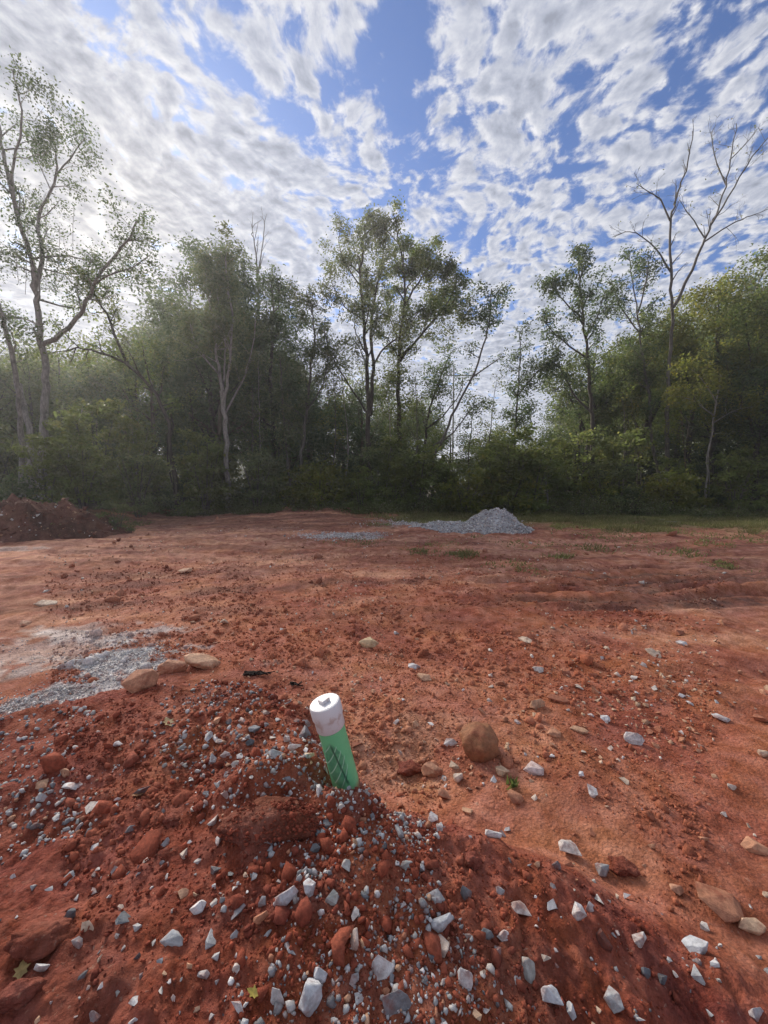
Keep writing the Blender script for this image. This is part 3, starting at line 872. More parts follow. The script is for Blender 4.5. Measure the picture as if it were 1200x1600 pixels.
    # big yellow-green crown on the right, made of several trees
    for sd_, cx, cy, rx, ry, D, n, lm, lab in (
            (15, 1120, 530, 3.7, 3.6, 23.5, 13000, L_YEL, 'broad yellow green crown right of the dead trunk'),
            (16, 1010, 570, 2.5, 3.2, 25, 8000, L_MID, 'mid green rounded tree behind the dead trunk'),
            (17, 1225, 500, 3.0, 4.4, 21, 9000, L_MID, 'dark branched tree cut by the right edge, rising above the yellow crown'),
            (18, 925, 610, 2.2, 2.6, 25, 6000, L_MID, 'low rounded green tree behind the slim tufted tree'),
            (19, 1190, 640, 2.6, 2.3, 20.5, 6500, L_DARK, 'low dark leafy tree by the right edge beside the twisted pale sapling')):
        t = Tree(sd_); o = dict(G_FULL, leaf=14, dens=1.8)
        t.root((cx - 12, 785), D, .2)
        top = cy - ry * 600 / D * .9
        t.limb([(cx - 12, 785), (cx - 8, 700), (cx + 5, (700 + cy) / 2), (cx, cy), (cx + 6, top)], D, .2, .03, o, 3, 14, 2.3, .4)
        t.limb([(cx - 5, 680), (cx + 40, 600), (cx + 70, cy - 10)], D, .12, .03, o, 3, 9, 1.9, .3, -.6)
        t.limb([(cx - 5, 690), (cx - 40, 610), (cx - 60, cy)], D, .09, .03, o, 3, 9, 1.9, .3, .6)
        t.cloud(P(cx, cy, D), (rx, 2.4, ry), n, .34, n // 120)
        t.make('deciduous_tree', lab, B_DARK, lm, .155)

    # pale twisted sapling with layered bright foliage
    t = Tree(20); o = dict(G_FULL, leaf=34, lf=.5, up=0.0, sig=.18); D = 20
    t.root((1103, 772), D, .05)
    t.limb([(1103, 768), (1106, 735), (1104, 715), (1111, 685), (1115, 655), (1121, 620), (1126, 585)], D, .05, .03, o, 2, 8, 1.3, .55)
    t.limb([(1108, 772, .2), (1109, 740, .1), (1106, 715), (1110, 690)], D, .025, .02, o, grow=False)
    t.limb([(1117, 650), (1080, 625), (1050, 618)], D, .03, .012, o, 2, 8, 1.1, .2, -.8)
    t.limb([(1116, 660), (1150, 640), (1180, 636)], D, .03, .012, o, 2, 8, 1.1, .2, -.8)
    t.limb([(1120, 630), (1095, 590), (1070, 570)], D, .03, .012, o, 2, 7, 1.1, .2, -.4)
    t.make('sapling', 'thin pale twisted sapling holding flat layers of yellow green leaves', B_PALE, L_YEL, .13)

    t = Tree(21); o = dict(G_FULL, leaf=30); D = 22.5
    t.root((800, 760), D, .1)
    t.limb([(800, 760), (804, 690), (808, 620), (813, 560), (812, 520)], D, .1, .02, o, 2, 14, 1.2, .3)
    t.limb([(808, 620), (840, 580), (858, 570)], D, .05, .02, o, 2, 9, 1.2, .2)
    t.cloud(P(835, 585, D), (1.2, .8, .8), 1300, .25, 26)
    t.cloud(P(812, 640, D), (.8, .8, 1.3), 1300, .25, 22)
    t.make('deciduous_tree', 'dark green tree closing the right side of the sky gap', B_DARK, L_DARK, .14)


build_trees()


def build_thin_trees():
    """slender trunks that stand out against the dark wood"""
    rows = [(228, 790, 205, 640, 20.5, .06, B_PALE, L_MID, 'thin pale trunk leaning left of the slim straight pale tree'),
            (390, 785, 395, 600, 21.0, .07, B_GREY, L_MID, 'thin grey trunk close right of the slim straight pale tree'),
            (420, 790, 404, 560, 22.5, .06, B_PALE, L_PALE, 'pale slender trunk under the narrow dark blue green crown'),
            (508, 785, 522, 590, 21.0, .06, B_GREY, L_YEL, 'slender trunk leaning right with yellowish leaves left of the tallest tree'),
            (537, 780, 530, 560, 22.8, .05, B_PALE, L_MID, 'slender pale trunk nearest the left of the tallest tree'),
            (600, 778, 606, 620, 21.2, .05, B_PALE, L_MID, 'slender pale trunk standing between the two big middle trees'),
            (645, 776, 650, 600, 21.0, .06, B_GREY, L_PALE, 'grey slender trunk just right of the vine wrapped tree'),
            (735, 772, 742, 620, 22.0, .05, B_DARK, L_MID, 'dark slender trunk in the gap right of the leaning tree'),
            (768, 770, 775, 600, 22.6, .05, B_DARK, L_PALE, 'dark slender trunk under the tip of the leaning tree'),
            (855, 768, 858, 690, 20.6, .05, B_PALE, L_MID, 'short pale stem left of the slim tufted tree'),
            (965, 772, 972, 610, 21.4, .07, B_GREY, L_MID, 'grey slender trunk midway from the tufted tree to the bare tree'),
            (1000, 772, 985, 620, 21.8, .06, B_GREY, L_YEL, 'grey slender trunk leaning left next to the bare tree'),
            (1075, 772, 1064, 640, 20.8, .06, B_BROWN, L_YEL, 'brown slender trunk between the bare tree and the twisted sapling'),
            (1160, 772, 1168, 560, 22.0, .07, B_GREY, L_YEL, 'grey slender trunk right of the twisted sapling'),
            (95, 790, 128, 640, 17.6, .06, B_PALE, L_MID, 'pale bent stem leaning right beside the old tree with three stems'),
            (300, 790, 296, 610, 21.5, .08, B_DARK, L_MID, 'dark trunk between the curved tree and the slim pale tree')]
    for i, (xb, yb, xt, yt, D, r, bk, lm, lab) in enumerate(rows):
        t = Tree(100 + i); o = dict(G_FULL, leaf=16, lf=.5)
        w = t.r.uniform(-10, 10)
        t.limb([(xb, yb), (xb * .65 + xt * .35 + w, yb * .65 + yt * .35), (xb * .3 + xt * .7 + w * .6, yb * .3 + yt * .7), (xt, yt)], D, r, .015, o, 2, 9, 1.35, .5)
        t.make('slender_tree', lab, bk, lm, .125)


build_thin_trees()


# trees massed behind, from a few models
def stock_tree(seed, h, w, leafm, bark, n, size, shape=1.0):
    t = Tree(seed); o = dict(G_FULL, leaf=10, seg=.6)
    A = catmull([(0, 0, -.6), (.1, 0, h * .3), (-.1, .1, h * .6), (0, 0, h * .92)], 14)
    t.br.append((A, np.linspace(.021 * h, .02, 14)))
    t.side(A, .014 * h, h, 2, o, .25, 14, w * .62)
    t.cloud((0, 0, h * .60), (w * .55, w * .55, h * .38 * shape), n, .40, n // 130)
    return t


WOOD = [('back_a', 31, 12, 6.0, L_DARK, B_DARK, 7000, .19), ('back_b', 32, 11, 5.2, L_MID, B_GREY, 6500, .19), ('back_c', 33, 13, 6.4, L_DARK, B_BROWN, 7500, .20),
        ('back_d', 34, 9, 5.0, L_MID, B_DARK, 6000, .18)]


def build_wood():
    R = random.Random(3)
    protos = []
    top_at = [(-400, 470), (0, 530), (150, 545), (240, 520), (300, 450), (430, 480), (470, 590), (560, 585), (660, 600), (720, 655), (760, 665), (820, 640), (880, 600), (960, 540), (1010, 480), (1100, 450), (1200, 430), (1600, 420)]
    spots = []
    for D in (26.5, 31, 37, 46):
        px = -330
        while px < 1530:
            if not (680 < px < 850 and D > 33) or R.random() < .25: spots.append((px + R.uniform(-25, 25), D + R.uniform(-1.6, 1.6)))
            px += 3.7 * 600 / D * R.uniform(.8, 1.25)
    for i, (px, D) in enumerate(spots):
        ty = np.interp(px, [a for a, c in top_at], [c for a, c in top_at]) + R.uniform(-8, 55)
        k = R.randrange(len(WOOD)); w = WOOD[k]
        x = (px - 600) / F * D; z = float(H(x, D))
        hgt = P(px, ty, D)[2] - z
        if k >= len(protos) or protos[k] is None:
            while len(protos) < len(WOOD): protos.append(None)
            t = stock_tree(w[1], w[2], w[3], w[4], w[5], w[6], w[7])
            r_ = t.make('forest_tree', 'leafy tree massed in the dark wood behind the front row', w[5], w[4], w[7], 'trees massed in the wood behind', loc=(0, 0, 0))
            protos[k] = r_
            c = r_
        else:
            c = copy_tree(protos[k])
        side = 'behind the old pale tree and the dirt pile' if px < 300 else 'behind the tallest middle trees' if px < 660 else 'behind the gap with the utility pole' if px < 850 else 'behind the bare dead tree'
        c['label'] = ('dense dark ', 'mid green ', 'large dark ', 'short mid green ')[k] + 'tree massed ' + side; c['group'] = 'trees massed ' + side
        sc = max(hgt / w[2], .35)
        c.location = (x, D, z); c.rotation_euler = (0, 0, R.uniform(0, 6.28)); c.scale = (max(sc, .75), max(sc, .75), sc)


build_wood()


# understory: shrubs and saplings along the edge of the wood
def build_shrubs():
    R = random.Random(8)
    kinds = [(51, 3.2, 2.6, L_BRUSH, 2600, .165), (52, 2.4, 2.8, L_DARK, 2400, .16), (53, 4.2, 2.6, L_BRUSH, 3200, .17), (54, 2.0, 2.2, L_YEL, 1700, .15), (55, 3.4, 3.0, L_PALE, 2600, .15)]
    protos = {}
    def proto(k):
        s_, h, w, lm, n, size = kinds[k]
        t = Tree(s_); o = dict(G_FULL, leaf=9, seg=.35)
        for q in range(5):
            a = q * 1.26 + t.r.uniform(-.3, .3); e = w * .28
            A = catmull([(.06 * math.cos(a), .06 * math.sin(a), -.3), (e * .4 * math.cos(a), e * .4 * math.sin(a), h * .35), (e * math.cos(a), e * math.sin(a), h * .8)], 9)
            t.br.append((A, np.linspace(.035, .01, 9)))
            t.side(A, .03, h, 1, o, .25, 9, w * .35)
        # flat layered sprays
        for q in range(26):
            a = t.r.uniform(0, 6.28); rr = w * .5 * math.sqrt(t.r.random()); zz = h * t.r.uniform(.12, 1.0) * (1.05 - .45 * (rr / (w * .5)) ** 2)
            t.cloud((rr * math.cos(a), rr * math.sin(a), zz), (.42, .42, .08), n // 34, .12, 6)
        return t.make('shrub', 'x', B_GREY, lm, size, None, 'shrub', loc=(0, 0, 0), trunk='stems', crown='foliage')
    lab = {0: 'mid green shrub on the shaded edge of the wood', 1: 'dark shrub on the shaded edge of the wood', 2: 'tall mid green understory shrub under the trees',
           3: 'small yellow green shrub at the foot of the trees', 4: 'grey green shrub at the foot of the trees'}
    def put(k, px, D, sc, label=None):
        if k in protos: c = copy_tree(protos[k])
        else: c = protos[k] = proto(k)
        x = (px - 600) / F * D
        c.location = (x, D, float(H(x, D)) - .05); c.rotation_euler = (0, 0, R.uniform(0, 6.28)); c.scale = (sc * R.uniform(.9, 1.2), sc * R.uniform(.9, 1.2), sc)
        c['label'] = label or lab[k]
        if label:
            if 'group' in c: del c['group']
        else:
            where = 'left of the slim pale trunk' if px < 350 else 'left of the tallest tree' if px < 577 else 'behind the grey gravel pile' if px < 880 else 'near the bare dead tree' if px < 1090 else 'right of the twisted sapling'
            c['label'] = ('mid green shrub ', 'dark shaded shrub ', 'tall mid green understory shrub ', 'small yellow green shrub ', 'grey green shrub ')[k] + where
            c['group'] = 'shrubs ' + where
        return c
    named = [(2, 322, 19, 1.05, 'sapling with layered bright leaves beside the slim pale trunk'), (2, 150, 18, 1.25, 'wide leafy thicket right behind the red dirt pile'),
             (3, 548, 20.5, .85, 'small yellowing shrub at the edge of the clay in the middle'), (2, 800, 20.5, 1.15, 'bright green sapling standing left of the tufted tree'),
             (3, 1045, 20, 1.2, 'yellowing shrub wrapped around the foot of the dead tree'), (4, 182, 12.6, .35, 'low grey green weed bush at the right foot of the dirt pile'),
             (2, 75, 15.5, .75, 'leafy thicket hiding the feet of the old tree with three stems'), (4, 215, 16.5, .9, 'pale green bush at the edge of the clay left of the curved dark tree'), (1, 20, 14.5, .6, 'dark bush at the left edge behind the dirt pile'),
             (0, 130, 15.8, .95, 'mid green bush right behind the tip of the dirt pile'), (1, 985, 19, .55, 'dark brown scrub heap beside the pale log on the verge')]
    for q in named: put(*q)
    for i in range(56):
        px = -300 + i * 33 + R.uniform(-18, 18); D = R.uniform(26, 36)
        put(R.choice([0, 1, 1, 2]), px, D, R.uniform(1.0, 1.6) if not 630 < px < 780 else R.uniform(.6, .9))
    for i in range(64):
        px = -260 + i * 27 + R.uniform(-16, 16); D = R.uniform(18.9, 22)
        if px < 430: D = R.uniform(18.8, 22)
        k = R.choice([0, 1, 2, 2, 0, 4, 0, 3, 3])
        put(k, px, D, R.uniform(.65, 1.25))


build_shrubs()


def build_undergrowth():
    R = np.random.RandomState(77)
    # weed thicket along the verge: joined leaves and stalks nobody could count
    n = 620
    px = R.uniform(380, 1330, n); D = R.uniform(18.6, 22.5, n) - .9 * (px > 900) - .8 * (px > 1080) * R.rand(n)
    k3 = 190
    px = np.concatenate([px, R.uniform(225, 640, k3)]); D = np.concatenate([D, R.uniform(17.9, 19.8, k3)])
    k2 = 150
    px = np.concatenate([px, R.uniform(-120, 95, k2)]); D = np.concatenate([D, R.uniform(11.3, 15, k2)])
    pts = []; st = []
    for a, d in zip(px, D):
        x = (a - 600) / F * d; z = float(H(x, d)); h = R.uniform(.25, .95) * (1.15 if 560 < a < 1040 else .75)
        if a < 100: h *= .8
        if d < 19.8 and 200 < a < 650: h *= .5
        for q in range(4):
            e = R.normal(size=2) * .22
            A = np.array([[x, d, z - .03], [x + e[0] * .4, d + e[1] * .4, z + h * .5], [x + e[0], d + e[1], z + h * R.uniform(.7, 1.1)]])
            st.append((A, np.array([.008, .006, .003])))
            m = R.randint(14, 26)
            t = R.uniform(.15, 1, m)[:, None]
            pts.append(A[0] * (1 - t) + A[2] * t + R.normal(size=(m, 3)) * np.array([.13, .13, .06]))
    V, Fq = leaves(np.concatenate(pts), .105, R, .4, .42)
    me = mesh_arrays('undergrowth', V, Fq)
    tag(link('undergrowth', me, L_WEED), 'tangled weeds along the foot of the trees', None, None, 'stuff')
    V, Fq = tubes(st)
    tag(link('weed_stalks', mesh_arrays('weed_stalks', V, Fq), B_BROWN), 'dry stalks of the weeds along the foot of the trees', None, None, 'stuff')

    # grass blades on the verge and the bank behind the dirt pile
    m = 100000
    x = np.concatenate([R.uniform(-1, 24, m), R.uniform(-17, -9.3, 6000)]); y = np.concatenate([R.uniform(10.5, 20.5, m), R.uniform(10.8, 15.5, 6000)])
    nz = fbm(x, y, .45, 3) + .6 * fbm(x, y, 1.9, 2)
    keep = (nz + (y - 15.9) * .42 + R.normal(size=len(x)) * .15 + .11 * np.clip(x - 2.5, 0, 9) > -.02) & (x > -1 + R.rand(len(x)) * 3) | (x < -9)
    x, y = x[keep], y[keep]
    blades(x, y, (.15), R, 'grass', 'thin short grass on the verge below the trees')


def blades(x, y, h, R, name, label, parent=None, m=None, org=(0, 0, 0)):
    n = len(x); z = H(x, y)
    b0 = np.stack([x, y, z - .01], -1) - np.array(org)
    a = R.uniform(0, 6.28, n); wv = np.stack([np.cos(a), np.sin(a), 0 * a], -1) * (.010 + .004 * R.rand(n))[:, None] * (1 + .06 * y)[:, None]
    tip = b0 + np.stack([R.normal(size=n) * h * .55, R.normal(size=n) * h * .55, h * R.uniform(.45, 1.2, n)], -1)
    V = np.stack([b0 - wv, b0 + wv, tip], 1).reshape(-1, 3)
    me = mesh_arrays(name, V, np.arange(3 * n).reshape(n, 3))
    return tag(link(name, me, m or L_GRASS, parent), label, None, None, 'stuff' if parent is None else None)


build_undergrowth()


def build_tufts():
    R = np.random.RandomState(5)
    for px, py, wpx, h, lab in ((874, 872, 22, .13, 'brightest green weed tuft on the bare clay right of centre'), (722, 866, 34, .10, 'dull green weed patch below the grey gravel pile'),
                                (798, 890, 60, .08, 'wide thin weed patch in front of the ruts'), (655, 864, 36, .08, 'thin weed patch left of the one below the gravel pile'),
                                (1060, 864, 40, .10, 'long low green grass tuft on the clay at the right'), (922, 858, 46, .09, 'sparse pale grass patch on the clay beyond the ruts'),
                                (1110, 851, 32, .08, 'yellowish grass tuft far right near the verge'), (1140, 885, 36, .07, 'faint grass patch by the right edge of the clay'),
                                (990, 856, 14, .08, 'tiny dark grass tuft between two longer grass patches'), (800, 1227, 13, .05, 'small green weed sprouting among the tan blocks near the brown boulder'),
                                (560, 848, 50, .06, 'low weeds along the front edge of the thin gravel spread'), (690, 850, 60, .06, 'thin yellowed weeds close in front of the gravel pile tail'), (830, 852, 60, .07, 'dry low weeds at the right foot of the gravel pile'), (940, 838, 90, .09, 'broad patch of yellow green grass right of the gravel pile'), (1080, 833, 90, .09, 'broad grass patch in front of the pale log'), (1170, 842, 70, .08, 'grass patch by the right edge just below the verge')):
        g, D = ground_hit(px, py); r = wpx / F * D / 2 * (1.25 if wpx > 20 else 1)
        n = int(340 if wpx > 20 else 20)
        x = g[0] + R.normal(size=n) * r * .62; y = g[1] + R.normal(size=n) * r * .75; kk = fbm(x, y, 2.5, 2) + R.normal(size=n) * .3 > -.25; x, y = x[kk], y[kk]
        t = thing('grass_tuft', lab, 'weed', tuple(g))
        o = blades(x, y, h, R, 'blades', None, t, L_GRASS if 'small green' not in lab else L_MID, g)
        o['kind'] = 'stuff'


build_tufts()


# ------------------------------------------------------------------ air volume added to imitate veiling lens glare
def build_glare_veil():
    bm = bmesh.new(); bmesh.ops.create_cube(bm, size=1)
    bmesh.ops.scale(bm, vec=(900, 900, 34), verts=bm.verts); bmesh.ops.translate(bm, vec=(0, 0, 25 - 17), verts=bm.verts)
    me = bpy.data.meshes.new('glare_veil'); bm.to_mesh(me); bm.free()
    m = bpy.data.materials.new('glare_veil'); m.use_nodes = True
    b = NB(m.node_tree); b.n.clear()
    out = b.n.new('ShaderNodeOutputMaterial'); v = b.n.new('ShaderNodeVolumePrincipled')
    v.inputs['Color'].default_value = (.93, .95, 1.0, 1); v.inputs['Density'].default_value = VEIL_DENSITY; v.inputs['Anisotropy'].default_value = .50
    b.l.new(v.outputs[0], out.inputs['Volume'])
    tag(link('glare_veil', me, m), 'thin veil in the air, added to imitate lens glare', None, None, 'stuff')


VEIL_DENSITY = 0.0016
build_glare_veil()


# ------------------------------------------------------------------ stones
def hull_mesh(name, R, n=16, flat=1.0, bev=0.0, jag=.18, sub=0, noise=.0):
    bm = bmesh.new()
    d = R.normal(size=(n, 3)); d /= np.linalg.norm(d, axis=1)[:, None]
    d *= R.uniform(1 - jag, 1, n)[:, None]
    d *= np.array([1, R.uniform(.62, .9), flat * R.uniform(.5, .75)])
    for p in d: bm.verts.new(p)
    res = bmesh.ops.convex_hull(bm, input=bm.verts)
    junk = [g for g in res['geom_interior'] if isinstance(g, bmesh.types.BMVert)]
    if junk: bmesh.ops.delete(bm, geom=junk, context='VERTS')
    if bev: bmesh.ops.bevel(bm, geom=bm.edges[:], offset=bev, segments=1, affect='EDGES')
    if sub:
        bmesh.ops.subdivide_edges(bm, edges=bm.edges[:], cuts=sub, use_grid_fill=True)
        bmesh.ops.triangulate(bm, faces=bm.faces[:])
        from mathutils import noise as mn
        off = Vector(R.uniform(0, 50, 3))
        for v in bm.verts:
            v.co *= 1 + noise * mn.fractal(v.co * 2.2 + off, 1.0, 2.0, 4)
    me = bpy.data.meshes.new(name); bm.to_mesh(me); bm.free()
    if sub:
        for p in me.polygons: p.use_smooth = True
    me.materials.append(M_STONE)
    return me


def rough_stone(name, R, n, flat):
    """broken stone: few flat faces, chipped edges, fine unevenness"""
    from mathutils import noise as mn
    bm = bmesh.new()
    d = R.normal(size=(n, 3)); d /= np.linalg.norm(d, axis=1)[:, None]
    d *= R.uniform(.76, 1, n)[:, None] * np.array([1, R.uniform(.68, .95), flat * R.uniform(.55, .8)])
    for p in d: bm.verts.new(p)
    res = bmesh.ops.convex_hull(bm, input=bm.verts)
    junk = [g for g in res['geom_interior'] if isinstance(g, bmesh.types.BMVert)]
    if junk: bmesh.ops.delete(bm, geom=junk, context='VERTS')
    bmesh.ops.bevel(bm, geom=bm.edges[:], offset=.035, segments=1, affect='EDGES')
    bmesh.ops.triangulate(bm, faces=bm.faces[:])
    bmesh.ops.subdivide_edges(bm, edges=[e for e in bm.edges if e.calc_length() > .3], cuts=2, use_grid_fill=True)
    bmesh.ops.triangulate(bm, faces=bm.faces[:])
    off = Vector(R.uniform(0, 50, 3))
    for v in bm.verts: v.co *= 1 + .055 * mn.fractal(v.co * 3.0 + off, 1.0, 2.0, 3)
    me = bpy.data.meshes.new(name); bm.to_mesh(me); bm.free(); me.materials.append(M_STONE)
    return me


RS = np.random.RandomState(21)
SMALL = [hull_mesh('stone', RS, 8 + i % 4, jag=.38) for i in range(12)]
LARGE = [rough_stone('stone', RS, 11 + i % 5, 1.1) for i in range(12)]
ROUND = [hull_mesh('boulder', RS, 44, jag=.12, sub=4, noise=.12)]
LUMP = [hull_mesh('rock', RS, 24, jag=.16, sub=5, noise=.16) for i in range(4)]
CLOD = [hull_mesh('soil_clod', RS, 30, jag=.2, sub=5, noise=.30) for i in range(3)]
for me in CLOD:
    me.materials.clear(); me.materials.append(M_SOIL)
    q_ = np.ones((len(me.vertices), 4), np.float32); q_[:, :3] = (.235, .064, .040)
    me.color_attributes.new('soil', 'FLOAT_COLOR', 'POINT').data.foreach_set('color', q_.ravel())
SLAB = [rough_stone('slab', RS, 11, .6) for i in range(6)]

GREY = [(.46, .46, .46), (.38, .385, .39), (.30, .305, .315), (.52, .51, .50), (.23, .235, .25), (.40, .40, .375)]
WHITE = [(.66, .64, .63), (.58, .56, .55), (.62, .57, .52)]
DARKG = [(.13, .14, .155), (.17, .18, .19), (.11, .11, .12)]
TAN = [(.56, .38, .25), (.54, .32, .20), (.60, .46, .34), (.50, .27, .17), (.60, .50, .42)]
RUST = [(.42, .19, .11), (.36, .14, .08), (.50, .25, .15)]
PALES = {'w': WHITE, 'g': GREY, 'd': DARKG, 't': TAN, 'r': RUST}


def place_stone(me, g, size, colr, name, label, cat, group=None, sink=.30, aspect=1.0, tilt=.5, rot=None, hz=None):
    """size: half of the long side in metres"""
    o = bpy.data.objects.new(name, me); COL.objects.link(o)
    o.location = (g[0], g[1], g[2] + size * (.55 - sink))
    a = RS.uniform(0, 6.28) if rot is None else rot
    o.rotation_euler = (RS.normal() * tilt, RS.normal() * tilt, a)
    o.scale = (size, size / aspect, (size / math.sqrt(aspect)) * RS.uniform(.8, 1.15) if hz is None else hz)
    f = RS.uniform(.88, 1.12)
    o.color = (colr[0] * f, colr[1] * f, colr[2] * f, 1)
    return tag(o, label, cat, group)


